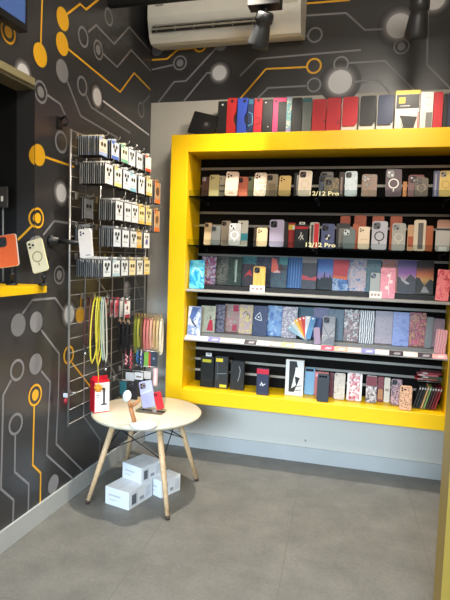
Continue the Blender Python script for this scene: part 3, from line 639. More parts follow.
# --- fourth shelf: folio covers
cover(4, 'f', 186, 200.5, 306.5, art([(226, 230, 236), (200, 210, 226), (90, 120, 176), (236, 238, 240)], 14, seed=31), 'white and blue map print cover at the yellow end of the fourth shelf', [('p', (70, 96, 156), [(-.4, .6), (-.1, .52), (.3, .9), (.45, .96), (-.2, .98)]), ('p', (44, 52, 78), [(-.3, .6), (-.1, .5), (.2, .32), (.2, .25), (-.2, .45)])], yaw=0)
cover(4, 1, 200.5, 215, 306, art([(160, 164, 140), (190, 190, 168), (140, 146, 124)], 18, seed=32), 'sage cover with a crimson dress figure', [('p', (190, 30, 62), [(-.05, .06), (.4, .06), (.32, .45), (.15, .5), (.08, .42)]), ('b', (120, 110, 100), .1, .22, .5, .62)])
cover(4, 2, 214.5, 224.5, 305, art([(92, 88, 104), (130, 124, 140), (70, 68, 86)], 60, 'spots', seed=33), 'grey violet lace pattern cover on the fourth shelf')
cover(4, 3, 224, 239.5, 304.5, art([(206, 180, 172), (190, 120, 126), (150, 150, 126), (220, 200, 190)], 50, seed=34), 'dusty pink floral cover with crimson corner squares', [('b', (196, 40, 70), .05, .4, .74, .97), ('b', (190, 56, 80), .05, .36, .04, .26)])
cover(4, 2, 239, 252.5, 305, art([(206, 186, 168), (190, 160, 170), (220, 196, 110), (214, 200, 186)], 34, seed=35), 'beige butterfly print cover with yellow patch', [('s', (50, 46, 56), [(-.2, .7), (0, .78), (.1, .62)], .05), ('s', (50, 46, 56), [(.1, .7), (.3, .62), (.2, .5)], .05)])
cover(4, 1, 252.8, 266.8, 306, art([(24, 30, 66), (40, 48, 96), (20, 24, 54), (70, 84, 130)], 50, seed=36), 'navy cover with a white outlined flower', [('s', (224, 228, 236), [(.28*math.cos(k*math.pi/3+.3)*(1 if k % 2 else .6)-.1, .62+.16*math.sin(k*math.pi/3+.3)*(1 if k % 2 else .6)) for k in range(7)], .05), ('d', (224, 228, 236), -.1, .62, .07)])
cover(4, 2, 267, 282, 306, art([(90, 140, 200), (140, 180, 220), (60, 104, 176), (170, 200, 226)], 44, 'cells', seed=37), 'sky blue mosaic cover beside the navy flower cover')
cover(4, 1, 282, 297, 307, art([(176, 168, 176), (120, 104, 124), (196, 188, 192)], 80, 'spots', seed=38), 'lilac grey speckled cover beside the blue mosaic one')
cover(4, 3, 296.5, 313, 307.5, (70, 104, 120), 'blue grey cover behind the fan of colour swatches')
cover(4, 3, 313, 329, 308, art([(60, 44, 92), (96, 70, 130), (44, 36, 70)], 26, seed=39), 'deep violet cover above the grey geometric case')
cover(4, 2, 328, 343.5, 309.5, art([(26, 50, 66), (40, 72, 88), (22, 40, 56)], 16, seed=40), 'dark teal cover beside the grey geometric case')
cover(4, 2, 344, 359, 310, art([(214, 204, 196), (150, 80, 60), (70, 66, 64), (226, 216, 206), (190, 110, 80)], 36, seed=41), 'white cover with a rust and grey flower collage')
cover(4, 1, 359.5, 374.5, 311, art([(30, 28, 32), (232, 230, 228), (30, 28, 32), (232, 230, 228)], 24, 'wave', seed=42, interp='CONSTANT', stops=[0, .3, .55, .8]), 'black and white swirl cover on the fourth shelf')
cover(4, 2, 375, 393, 311.5, art([(150, 134, 146), (176, 160, 168), (132, 116, 130)], 90, seed=43), 'mauve glitter cover beside the black and white one')
cover(4, 1, 393, 409.5, 312.5, art([(108, 126, 190), (132, 150, 206), (92, 108, 176)], 20, seed=44), 'periwinkle blue cover on the fourth shelf')
cover(4, 2, 409.5, 426.5, 313, art([(190, 60, 80), (220, 120, 130), (120, 40, 70), (226, 160, 110), (150, 110, 150)], 30, seed=45), 'red and pink floral cover on the fourth shelf')
cover(4, 1, 425, 432, 317.5, (128, 134, 138), 'narrow grey cover beside the red floral cover', roll=3)
cover(4, 2, 431, 444, 319, art([(150, 124, 136), (170, 140, 150)], 30, seed=46), 'dull mauve cover behind the pink striped cover', roll=2)
cover(4, 'f', 434.5, 447, 330, art([(226, 120, 140), (240, 220, 220), (60, 50, 60), (232, 150, 160)], 22, 'wave', seed=47), 'pink, white and black striped cover at pillar end of fourth shelf', roll=4)
case(4, 0, 322.5, 335, 316.5, (140, 140, 144), 'grey geometric phone case on the fourth shelf', 'two', (40, 40, 44), ds=[('s', (60, 60, 66), [(-.5, .7), (.0, .3), (.5, .6)], .04), ('p', (110, 110, 116), [(-.5, .04), (.5, .04), (.5, .3), (.0, .26)])], lean=5)
ptag(4, 322, 334, 335, 339, 'white price tag below the grey geometric phone case', -.232)
# fan of swatch cards
fx = at(308, 334, 1, -.215)
for k, (a, c, nm) in enumerate(((-62, (150, 186, 200), 'pale blue'), (-46, (206, 206, 200), 'white'), (-34, (240, 190, 60), 'yellow'), (-24, (224, 120, 40), 'orange'), (-14, (200, 44, 40), 'red'), (-2, (210, 208, 206), 'silvery white'), (12, (80, 130, 170), 'mid blue'))):
    g = G(); g.prism(rrect(.034, .145, .004, 2, 0, 0), -.0007, .0007, col(c)); deco(g, .034, .145, .0014, [('d', (245, 244, 240), 0, .93, .16)])
    o = g.build('swatch_card'); o.location = (fx.x, -.213-.0022*k, SZ[4]+.030); o.rotation_euler = (math.radians(-4), math.radians(a), 0)
    tag(o, nm+' swatch card in the fan on the fourth shelf', 'swatch card', 'fanned swatch cards')
case(4, 2, 311.5, 320, 318, (44, 70, 130), 'royal blue slim case beside the fan of swatch cards', None, roll=4)
case(4, 'f', 314.5, 321, 328, (150, 128, 150), 'small lilac case leaning at the grey geometric case', None, roll=-6, lean=4)
# flat cards lying on the sloped front edge of the fourth shelf
cc = [((222, 190, 170), 'peach'), ((206, 204, 214), 'pale lilac'), ((120, 118, 176), 'violet blue'), ((214, 180, 170), 'dusty rose'), ((196, 190, 186), 'stone grey'), ((60, 56, 60), 'charcoal'), ((230, 226, 222), 'off white'), ((206, 160, 150), 'old pink'), ((206, 176, 120), 'straw yellow'), ((224, 222, 222), 'white'), ((180, 176, 176), 'mid grey'), ((206, 70, 90), 'crimson pink'), ((222, 150, 130), 'salmon'), ((230, 190, 170), 'apricot'), ((120, 120, 170), 'slate violet'), ((226, 206, 200), 'blush'), ((54, 46, 54), 'black plum'), ((236, 210, 196), 'light apricot'), ((70, 60, 70), 'dark grape'), ((226, 160, 160), 'rose pink')]
x0 = IX0+.004; n = len(cc); pw = (IX1-IX0-.01)/n
for k, (c, nm) in enumerate(cc):
    g = G(); g.box(-pw*.49, pw*.49, -.037, 0, 0, .002, art([c, tuple(min(255, int(v*1.12)) for v in c), tuple(int(v*.85) for v in c)], 60, seed=k+50), .0006)
    g.poly([(-pw*.2, -.03, .0024), (pw*.25, -.03, .0024), (pw*.35, -.012, .0024), (-pw*.1, -.012, .0024)], col(tuple(int(v*.55+115) for v in c)))
    o = g.build('flat_card'); o.location = (x0+pw*(k+.5), -.2605, SZ[4]+.0012); o.rotation_euler = (math.atan2(.022, .030), 0, 0)
    tag(o, nm+' card lying flat along the sloping front of the fourth shelf', 'card', 'cards along the fourth shelf front')
# --- bottom of the unit
YL = (226, 206, 50)
pack(5, 1, 201.5, 214.5, 353, 'black case box in clear sleeve with white hang tab, nearest the yellow side', (24, 24, 24), [('b', YL, -.38, .3, .74, .83), ('b', (70, 70, 70), -.3, .35, .2, .22)], d=.03, hang=(236, 236, 232), window=True)
pack(5, 1, 215.5, 228.5, 356, 'black case box with yellow labels at top and bottom', (34, 38, 40), [('b', YL, -.42, .1, .83, .94), ('b', YL, -.1, .42, .03, .12), ('s', (130, 140, 146), [(-.35, .45), (.4, .48)], .05), ('s', (80, 92, 100), [(-.3, .25), (-.3, .8)], .05)], d=.03)
pack(5, 1, 231, 244.5, 361, 'black case box with a curved grey line, third in the bottom row', (22, 24, 26), [('s', (150, 154, 156), [(.05, .3), (.18, .5), (.22, .7), (.12, .85)], .05)], d=.03)
pack(5, 'f', 257, 269, 368, 'navy case box with red top and white emblem on the yellow ledge', (40, 46, 70), [('b', (190, 24, 52), -.5, .5, .80, .99), ('s', (226, 226, 230), [(-.2, .36), (-.05, .46), (.02, .38), (.25, .44)], .07), ('s', (226, 226, 230), [(-.1, .5), (.05, .34)], .06)], d=.03)
pack(5, 1, 286, 304, 359.5, 'white case box with black angular graphics in the bottom row', (228, 228, 226), [('p', (34, 34, 34), [(-.3, .1), (.0, .1), (.3, .5), (.1, .97), (-.3, .97)]), ('p', (236, 236, 234), [(-.15, .2), (.1, .3), (0, .6)]), ('p', (236, 236, 234), [(.0, .55), (.35, .5), (.35, .8), (.05, .8)]), ('s', (120, 120, 118), [(.05, .14), (.4, .18)], .05), ('s', (120, 120, 118), [(.1, .26), (.42, .3)], .05)], d=.03)
case(5, 2, 304.5, 314.5, 368, (120, 166, 196), 'light blue phone case between the white box and the black phone', 'bar', (40, 44, 50))
case(5, 'e', 317, 329, 374, (28, 28, 32), 'plain black phone case standing on the front of the yellow ledge', 'bar', (60, 62, 66), lean=5)
pack(5, 2, 314.5, 328.5, 371.5, 'pink label box behind the plain black phone case', (190, 110, 110), [('b', (226, 150, 160), -.45, .35, .78, .95), ('d', (240, 236, 236), -.3, .86, .06), ('b', (40, 34, 36), -.1, .5, .05, .75)], d=.02)
case(5, 2, 329.5, 333.5, 373, (104, 30, 34), 'narrow maroon case beside the beige rose case', None)
case(5, 1, 334, 345, 373.5, art([(196, 180, 160), (214, 204, 190), (170, 150, 130)], 50, seed=71), 'clear phone case with beige roses in the bottom row', None, ds=[('d', (40, 36, 34), -.35, .93, .06)], rim=(220, 216, 210))
case(5, 1, 347, 362, 373.5, art([(180, 60, 74), (222, 150, 156), (236, 226, 224), (160, 40, 56)], 80, 'cells', seed=72), 'red glitter phone case with white border', None, rim=(236, 234, 232), ds=[('b', (234, 230, 228), -.5, -.36, .03, .97), ('b', (234, 230, 228), .36, .5, .03, .97)])
case(5, 1, 366, 377, 376, art([(30, 26, 30), (226, 216, 212), (60, 30, 36), (200, 190, 190)], 90, 'cells', seed=73), 'black and white dotted case with wine red top', None, ds=[('b', (120, 26, 36), -.48, .48, .62, .97)])
case(5, 2, 377.5, 383.5, 377, (122, 34, 40), 'narrow wine red case beside the dotted one', None, ds=[('b', (180, 120, 60), -.4, .4, .1, .5)])
case(5, 2, 384, 390, 378, (214, 204, 186), 'narrow cream case in the bottom row', None, ds=[('b', (150, 130, 116), -.3, .3, .45, .55)])
case(5, 1, 391, 402, 379.5, art([(196, 150, 156), (60, 46, 60), (210, 170, 172), (90, 60, 76)], 60, seed=74), 'pink and dark plum floral case in the bottom row', 'plate', (40, 36, 42))
case(5, 'e', 399.5, 412, 386, art([(206, 150, 106), (90, 56, 40), (222, 170, 130)], 110, 'spots', seed=75, stops=[.1, .3, .45]), 'leopard spotted phone case on the front of the yellow ledge', 'dots', (80, 60, 50), lean=5)
fl = [((26, 28, 28), 'black'), ((40, 42, 42), 'charcoal'), ((30, 34, 36), 'inky black'), ((190, 150, 100), 'tan'), ((110, 150, 90), 'light green'), ((44, 30, 30), 'dark brown'), ((80, 40, 44), 'brownish red'), ((110, 30, 40), 'burgundy'), ((140, 36, 46), 'deep red')]
for k, (c, nm) in enumerate(fl):
    xx = at(413+k*2.6, 400, 1, -.17).x; h = .142
    r = thing('flip_case', nm+' flip case in the slanting row at the pillar end of the bottom ledge', 'flip case', (xx, -.17, SZ[5]+.006), (0, math.radians(15), 0), 'slanting flip cases')
    g = G(); g.box(-.005, .005, -.05, .05, 0, h, col(c), .002); g.build('case_body', r)
    g = G(); g.box(-.0042, .0042, -.051, -.0498, h*.86, h*.94, M((190, 188, 184), .5)); g.build('spine_label', r)
rk = thing('wire_tray', 'small wire tray over the slanting flip cases', 'tray', (0, 0, 0)); xa, xb = at(417, 382, 1, -.1).x, IX1-.014; zt = at(428, 381, 1, -.15).z
rk.location = (xa, BD, zt)
g = G()
for y in (-.02, -.06, -.1, -.14): g.tube([(0, y, 0), (xb-xa, y, 0)], .002, SILVER)
for x in (.002, (xb-xa)/2, xb-xa-.002): g.tube([(x, -.008, 0), (x, -.142, 0)], .002, SILVER)
g.build('wire_deck', rk); g = G(); g.tube([(0, -.142, .0), (0, -.142, .014), (xb-xa, -.142, .014), (xb-xa, -.142, 0)], .002, SILVER); g.build('front_wire', rk)
for k, (c, nm) in enumerate((((176, 36, 46), 'red'), ((60, 90, 56), 'dark green'), ((206, 110, 116), 'pink'), ((150, 26, 36), 'dark red'))):
    r = thing('flip_case', nm+' flip case lying flat in the wire tray pile', 'flip case', ((xa+xb)/2+(-.02, .015, -.01, .01)[k], BD-.075, zt+.0042+k*.0125), (0, 0, math.radians((3, -4, 2, -3)[k])), 'flip cases lying in the tray')
    g = G(); g.box(-.062, .062, -.04, .04, -.002, .0095, col(c), .002); g.build('case_body', r); g = G(); g.box(-.05, -.02, -.0412, -.04, .001, .007, TAGW); g.build('spine_label', r)
# --- on top of the unit
def stand_case(px0, px1, ytop, c, label, notch=None, ds=None, layer=0, t=.022, lean=3, rounded=.008, back=None):
    x, y, z, w, h = spot_on(0, layer, px0, px1, ytop, lean=lean)
    r = thing('rugged_tablet_case', label, 'tablet case', (x, y, z), lean_rot(lean, 0, 0))
    pts = rrect(w*.98, h, rounded, 3)
    if notch:
        pts = [p for p in pts]
        i = [k for k, p in enumerate(pts) if p[0] > 0 and p[1] > h/2][0]
        arc = [(w*.49-w*notch*math.sin(math.pi*q/8), h*.28+h*.40*q/8) for q in range(1, 8)]
        pts = pts[:i]+arc+pts[i:]
    g = G(); g.prism(pts, -t/2, t/2, col(c), None, 0 if notch else .002); deco(g, w, h, t, ds); g.build('shell', r)
    if back:
        g = G(); g.prism(rrect(w*1.0, h*.96, .004, 2, w*.04, 0), t/2+.0005, t/2+.012, col(back)); g.build('back_cover', r)
    lift(r, t+.03 if back else t, lean, 0, w); return r
x, y, z, w, h = spot_on(0, 0, 184, 221, 107)
r = thing('tablet_folio', 'black tablet folio leaning with a round swivel mount, on the unit', 'tablet case', (at(200, 133, 1, -.15).x, -.15, FZ1+.0012), (math.radians(-14), math.radians(14), math.radians(0)))
g = G(); g.prism(rrect(.185, .155, .006, 3), -.006, .006, M((22, 22, 24), .4), None, .002); g.build('folio_board', r)
g = G(); g.prism(disc2(.02, .075, .026, 24), -.009, -.0058, M((44, 44, 46), .3)); g.prism(disc2(.02, .08, .013, 20), -.012, -.0088, M((120, 120, 122), .3, .5)); g.build('swivel_mount', r)
r.location.z += .026
stand_case(217.8, 227, 101.5, (24, 24, 25), 'black rugged tablet case first in the line on the unit', ds=[('d', (220, 220, 216), .0, .9, .1)])
stand_case(227, 237, 98.5, (176, 34, 36), 'red notched tablet case beside the blue one', .32, [('d', (60, 14, 16), .0, .92, .14)], back=(26, 22, 22))
stand_case(237.5, 248, 98.5, (44, 74, 180), 'royal blue notched tablet case', .32, [('d', (20, 26, 60), .15, .92, .16)], back=(16, 18, 30))
stand_case(248, 253.7, 98.5, (26, 46, 90), 'dark blue tablet case with pale blue strap loop', None, [('s', (90, 170, 206), [(-.4, .65), (.3, .6), (.4, .35), (-.4, .3)], .12), ('b', (50, 110, 140), -.4, .4, .85, .97)])
stand_case(254, 262.3, 99, (190, 30, 50), 'crimson tablet case with a dark strap, between blue and black ones', None, [('d', (60, 14, 20), .0, .95, .16), ('s', (90, 14, 26), [(-.3, .5), (.2, .5), (.35, .38), (-.3, .32)], .07)])
stand_case(262.5, 272.8, 100, (18, 18, 19), 'black tablet case with small white screws', None, [('d', (220, 220, 220), -.2, .92, .07), ('d', (200, 200, 200), .1, .28, .06)])
stand_case(273, 287, 97.5, (22, 20, 22), 'black tablet case with a bright pink handle frame', None, [('b', (232, 56, 120), -.49, -.12, .02, .97), ('b', (232, 56, 120), -.49, .45, .88, .98), ('d', (30, 24, 28), -.3, .9, .07)])
stand_case(286.5, 291.8, 97, art([(220, 150, 140), (150, 130, 190), (60, 170, 170), (226, 206, 200), (100, 190, 190)], 22, seed=81), 'pastel rainbow tablet case', None)
stand_case(292, 302, 98, (20, 21, 22), 'plain black tablet case beside the pastel rainbow one', None)
stand_case(302.3, 312, 98, (92, 100, 100), 'grey tablet case with teal top edge', None, [('b', (40, 96, 100), -.49, .49, .88, .98)])
stand_case(312.3, 326.2, 99.5, (180, 14, 30), 'red tablet case beside the grey one', None, [('d', (90, 10, 16), .45, .4, .08)])
stand_case(326.6, 341, 98, (186, 14, 32), 'red tablet case between another red one and the red folio', None, [('s', (90, 8, 16), [(.3, .3), (.46, .42)], .08)])
def folio(px0, px1, ytop, c, label):
    x, y, z, w, h = spot_on(0, 0, px0, px1, ytop, lean=4)
    r = thing('tablet_folio', label, 'tablet case', (x, y, z), lean_rot(4, 0, 0)); t = .02
    g = G(); g.box(-w*.49, w*.49, -.0, t/2, 0, h*.98, M((226, 222, 214), .5), .001); g.build('white_card', r)
    g = G(); g.prism([(-w*.40, h*.24), (w*.30, h*.24), (w*.44, h*.34), (w*.44, h*.97), (w*.36, h), (-w*.36, h), (-w*.44, h*.96), (-w*.44, h*.30)], -t/2, -.0005, col(c), None, .0015); g.build('folio_board', r)
    g = G(); g.box(w*.46, w*.49, -.011, -.0005, h*.1, h*.98, M((40, 40, 42), .5)); g.build('elastic_band', r)
    lift(r, t, 4, 0, w)
folio(341.6, 358.8, 97, (190, 18, 38), 'red folio on a white card, first of the three carded folios')
folio(359.2, 376.5, 96, (24, 26, 28), 'black folio on a white card between the red and navy ones')
folio(377, 394.6, 95, (32, 46, 84), 'navy folio on a white card beside the yellow topped box')
pack(0, 0, 395.4, 419.6, 92, 'white tablet case box with yellow and black top, biggest on the unit', (224, 222, 216), [('b', (236, 196, 20), -.5, .5, .91, 1), ('b', (26, 26, 26), -.46, .48, .58, .905), ('b', (236, 200, 30), -.36, -.1, .70, .84), ('s', (220, 220, 216), [(-.3, .64), (.1, .64)], .03), ('p', (34, 34, 34), [(-.3, .42), (.42, .38), (.26, .04), (-.16, .10)]), ('s', (200, 200, 198), [(-.26, .36), (-.14, .14)], .03), ('b', (210, 60, 50), .44, .48, .1, .5)], d=.05, name='boxed_tablet_case', cat='box')
pack(0, 0, 420.4, 433, 93, 'slim white box with a grey panel, beside the yellow topped box', (226, 224, 220), [('b', (120, 120, 120), -.05, .46, .03, .5), ('s', (150, 150, 148), [(-.1, .85), (.3, .86)], .04), ('s', (150, 150, 148), [(.0, .68), (.3, .68)], .04)], d=.04, name='boxed_tablet_case', cat='box')
stand_case(433.4, 443, 92.5, (196, 18, 36), 'red tablet case near the pillar, beside the slim white box', None)
stand_case(443.2, 447.6, 94, (22, 22, 24), 'thin black tablet case near the pillar', None)
stand_case(447.8, 456, 93, (34, 44, 72), 'dark navy tablet case last before the pillar', None)
# ================================================================== HANGING RACK ON THE DARK WALL
GX = .05; GY0, GY1, GZ0, GZ1 = -1.128, -.16, .455, 2.02
RK = thing('grid_rack', 'tall wire grid rack of hooks mounted on the dark printed wall', 'rack', (GX, GY0, GZ0))
RL = lambda x, y, z: (x-GX, y-GY0, z-GZ0)
WIRE = M((186, 184, 180), .3, .8)
g = G()
for k in range(7):
    y = GY0+(GY1-GY0)*k/6; g.tube([RL(GX, y, GZ0), RL(GX, y, GZ1)], .0065 if k in (0, 6) else .0035, WIRE, 6)
z = GZ0+.01
while z < GZ1:
    g.tube([RL(GX, GY0, z), RL(GX, GY1, z)], .0024, WIRE, 5); z += .0517*1.5
g.build('wire_grid', RK)
for y in (-1.05, -.25):
    for z in (.62, 1.9):
        g = G(); g.tube([RL(.006, y, z), RL(GX, y, z)], .006, WIRE, 6); g.tube([RL(.003, y, z), RL(.007, y, z)], .018, WIRE, 12); g.build('wall_spacer', RK)
def hook(y, z, x1, tip=True):
    g = G(); pts = [RL(GX+.002, y, z), RL(x1-.012, y, z), RL(x1-.003, y, z+.006), RL(x1, y, z+.016)] if tip else [RL(GX+.002, y, z), RL(x1, y, z)]
    g.tube(pts, .0022, WIRE, 5); g.box(GX-.006-GX, .004, y-.008-GY0, y+.008-GY0, z-.012-GZ0, z+.02-GZ0, WIRE); return g.build('hook', RK)
# packs: a dark clear tray behind a white card with printed lens rings
def pack_meshes(w, h, cardc, spots, accent=None):
    """local frame: hangs from its top edge at z = 0, card faces +x"""
    g = G(); tr = M((30, 31, 34), .5, spec=.3); cd = M(cardc, .45)
    g.box(-.0052, .0006, -w/2, -w/2+.004, -h, -.004, tr); g.box(-.0052, .0006, w/2-.004, w/2, -h, -.004, tr); g.box(.0007, .0022, -w/2, -w/2+.004, -h, -.004, M((168, 170, 174), .35)); g.box(.0007, .0022, w/2-.004, w/2, -h, -.004, M((168, 170, 174), .35)); g.box(-.0052, .0002, -w/2+.004, w/2-.004, -h, -.004, tr)
    g.box(.0003, .0016, -w/2+.0045, w/2-.0045, -h+.004, -.008, cd)
    g.box(.0003, .0016, -.012, .012, -.003, .010, cd)                     # hang tab round the hook
    def fc(y0, y1, z0, z1, mt, dx=0): g.poly([(.0019+dx, y0*w, z0*h), (.0019+dx, y1*w, z0*h), (.0019+dx, y1*w, z1*h), (.0019+dx, y0*w, z1*h)], mt)
    if accent: fc(-.46, .46, -.97, -.80, M(accent, .5)); fc(-.46, -.1, -.2, -.05, M(accent, .5))
    for (u, v, r, c) in spots:
        pts = [(u*w+r*w*math.cos(2*math.pi*k/12), v*h+r*w*math.sin(2*math.pi*k/12)) for k in range(12)]
        g.poly([(.0023, a, b) for a, b in pts], M(c, .3))
    fc(-.3, .3, -.74, -.71, M((150, 150, 152), .5)); fc(-.3, .1, -.68, -.66, M((150, 150, 152), .5))
    bmesh.ops.recalc_face_normals(g.bm, faces=g.bm.faces[:])
    return g
BK = (26, 26, 28)
triple = [(-.18, -.32, .13, BK), (.18, -.32, .13, BK), (.0, -.52, .13, BK)]
pair = [(-.16, -.4, .13, BK), (.18, -.4, .13, BK)]
ORD = ['first', 'second', 'third', 'fourth', 'fifth', 'sixth', 'seventh']
rows = [  # name, z of the hooks, pack height, then per hook: x of the front pack, number of packs, card colour, spots, accent, words
 ('top', 1.996, .100, [(.200, 11, (214, 206, 186), pair, (150, 170, 210), 'cream and blue'), (.215, 5, (196, 208, 226), triple, (70, 100, 180), 'pale blue'), (.22, 5, (206, 216, 190), pair, (100, 160, 130), 'pale green'), (.215, 4, (206, 212, 216), triple, None, 'silvery'), (.215, 4, (196, 200, 206), pair, None, 'pale grey'), (.225, 4, (224, 220, 214), [], (216, 70, 40), 'white and orange')]),
 ('second', 1.862, .112, [(.235, 13, (222, 220, 214), triple, None, 'off white'), (.235, 5, (216, 214, 204), pair, (210, 196, 120), 'ivory'), (.235, 5, (206, 214, 220), triple, None, 'frosty'), (.225, 4, (198, 210, 214), pair, (120, 170, 190), 'bluish'), (.23, 4, (214, 218, 220), triple, None, 'light grey'), (.235, 4, (222, 210, 176), pair, (206, 170, 90), 'pale yellow'), (.225, 5, (186, 140, 96), [(0, -.45, .3, (90, 70, 60))], (206, 110, 50), 'amber')]),
 ('third', 1.683, .112, [(.12, 2, (120, 122, 126), pair, None, 'dark grey'), (.245, 9, (206, 208, 210), triple, None, 'cloudy'), (.245, 5, (200, 204, 208), pair, None, 'misty grey'), (.24, 5, (212, 214, 214), triple, None, 'pearl'), (.235, 4, (226, 206, 150), pair, (210, 170, 80), 'sand yellow'), (.235, 4, (222, 208, 160), triple, (214, 176, 90), 'straw'), (.225, 5, (196, 154, 106), [(0, -.45, .28, (110, 80, 60))], (196, 100, 44), 'honey orange')]),
 ('fourth', 1.533, .105, [(.12, 5, (176, 180, 186), pair, None, 'steel grey'), (.235, 8, (196, 206, 216), triple, None, 'cool blue'), (.235, 5, (206, 212, 218), pair, None, 'ice white'), (.235, 5, (200, 206, 210), triple, None, 'ash'), (.22, 4, (216, 190, 130), pair, (206, 150, 60), 'mustard'), (.225, 4, (216, 218, 222), [(-.15, -.3, .1, BK), (.15, -.3, .1, BK), (0, -.6, .2, (40, 60, 150))], None, 'white with a blue dot')]),
 ('bottom', 1.365, .098, [(.232, 14, (206, 214, 220), triple, None, 'pale silver'), (.232, 5, (210, 218, 224), pair, (160, 190, 200), 'glassy'), (.232, 5, (206, 212, 216), triple, None, 'bright grey'), (.23, 4, (222, 206, 160), pair, None, 'light gold'), (.23, 4, (214, 214, 210), triple, None, 'chalk'), (.23, 4, (226, 210, 160), pair, (216, 190, 110), 'vanilla')])]
for rn, hz, h, hooks in rows:
    n = len(hooks)
    for k, (fx_, cnt, cc_, sp_, ac_, wd) in enumerate(hooks):
        y = -1.062+.104*k+(.05 if k == 6 else 0); w = .088 if k < 6 else .092; hh = h if not (k == 6) else h*1.3
        hook(y, hz, fx_+.03)
        src = None
        for q in range(cnt):
            x = fx_-.0118*q-(.0015*((q*7) % 3) if q else 0)
            if x < GX+.012: break
            if src is None:
                src = pack_meshes(w, hh, cc_, sp_, ac_).build('hanging_pack', fix=False); o = src
                tag(o, f'{wd} pack fronting the {ORD[k]} hook from near post, {rn} row', 'accessory pack')
            else:
                o = src.copy(); C.objects.link(o)
                tag(o, f'{wd} pack behind front one, {ORD[k]} hook from near post, {rn} row', 'accessory pack', f'{rn} row packs behind the {ORD[k]} front pack')
            o.location = (x, y+(.002*((q*5) % 3-1) if q else 0), hz-.004); o.rotation_euler = (0, 0, math.radians(0 if not q else ((q*13) % 5-2)*.5))
# black arm holding a white phone case in front of the rack
p0 = at(51, 241, 0, .0)
AR = thing('display_arm', 'black holder arm reaching from the dark wall past the rack', 'holder', (0, p0.y, p0.z))
pe = at(88, 245, 1, -1.20); e = pe-Vector((0, p0.y, p0.z))
g = G(); g.lathe([(0, 0), (.034, 0), (.034, .012), (.022, .02), (.018, .045), (0, .045)], BLACK, 20, Euler((0, math.radians(90), 0)).to_matrix().to_4x4()); g.build('wall_plate', AR)
g = G(); g.tube([(.04, 0, 0), (.09, 0.0, .0), (e.x-.01, e.y+.012, e.z)], .012, BLACK, 10); g.build('arm_tube', AR)
g = G(); g.box(e.x-.022, e.x+.022, e.y+.008, e.y+.02, e.z-.03, e.z+.03, BLACK, .003); g.build('clamp', AR)
p1 = at(89, 258, 1, -1.2); zt = at(88, 229, 1, -1.2).z
r = thing('phone_case', 'white phone case held on the black arm in front of the rack', 'phone case', (pe.x+.002, -1.212, p1.z), lean_rot(2, -6, 12)); w, h, t = .068, zt-p1.z, .01
g = G(); g.prism(rrect(w, h, .012, 4), -t/2, t/2, M((230, 222, 216), .4), None, .0014); deco(g, w, h, t, [('b', (90, 80, 84), -.05, .3, .08, .11)]); g.build('shell', r); camera_part(r, w, h, t, 'dots', DK)
# small black clip at the top of the near post
p = at(66, 124, 1, -1.14); r = thing('wall_hook', 'small black hook clipped at the top of the near rack post', 'hook', (0, -1.16, p.z))
g = G(); g.box(0, .012, -.02, .02, -.03, .03, BLACK, .003); g.build('hook_plate', r); g = G(); g.tube([(.01, 0, .02), (.04, 0, .035), (.055, 0, .01), (.045, 0, -.012), (.03, 0, -.01)], .006, BLACK, 8); g.build('hook_arm', r)
# small dangling tag low on the near post
p = at(62, 398, 0, .06); r = thing('hanging_tag', 'small red and white charm beside the near rack post', 'tag', (.05, -1.155, p.z))
g = G(); g.box(-.012, .012, -.003, .003, -.010, .012, M((200, 200, 204), .4), .001); g.build('clip', r); g = G(); g.lathe([(0, -.012), (.008, -.016), (.011, -.03), (.006, -.045), (0, -.048)], M((150, 30, 40), .4), 12); g.build('charm', r)

# --- cords and straps hanging lower on the rack
hy = -.99; hz = at(95, 297, 1, hy).z
hook(hy, hz, .20)
def loop_strap(name, x, y, z, L, wd, c, label, cat, group=None, twist=0., clip=None, sway=0., r=.0045, bulge=.012):
    """a closed cord loop hanging on a hook that runs along x; it spreads in y"""
    o = thing(name, label, cat, (x, y, z), (0, 0, math.radians(twist)), group)
    g = G(); n = 14; pts = []
    for k in range(n+1):
        t = k/n; pts.append((0, -wd*math.sin(math.pi*t)**.6-sway*t*t, -L*t))
    for k in range(n-1, 0, -1):
        t = k/n; pts.append((bulge*.3, wd*math.sin(math.pi*t)**.6-sway*t*t, -L*t))
    pts = [Vector(p) for p in pts]; pts[0].z += .004
    g.tube(pts, r, col(c), 7, closed=True); g.build('cord', o)
    if clip:
        g = G(); g.box(-.004, .004, -.008-sway, .008-sway, -L-.032, -L-.002, col(clip), .002); g.lathe([(0, -L-.03), (.007, -L-.034), (.008, -L-.044), (0, -L-.05)], CHROME, 10, Matrix.Translation((0, -sway, 0))); g.build('clip', o)
    return o
for k, (x, L, wd, c, nm, sw) in enumerate(((.080, .27, .026, (84, 40, 40), 'maroon', .02), (.105, .25, .020, (110, 60, 44), 'rusty brown', .012), (.127, .36, .040, (226, 206, 60), 'bright yellow', .03), (.141, .32, .020, (236, 218, 70), 'lemon yellow', -.01), (.155, .375, .030, (206, 190, 50), 'mustard yellow', .012), (.168, .35, .012, (170, 190, 170), 'pale sage', -.02), (.181, .36, .018, (190, 186, 170), 'pale grey', -.028))):
    loop_strap('hanging_lanyard', x, hy, hz-.003, L, wd, c, nm+' cord lanyard looped over a rack hook beside the red box', 'lanyard', 'lanyards on one hook', sway=sw, clip=(206, 140, 30) if k in (3,) else (60, 60, 62) if k in (0, 6) else None, r=.0042)
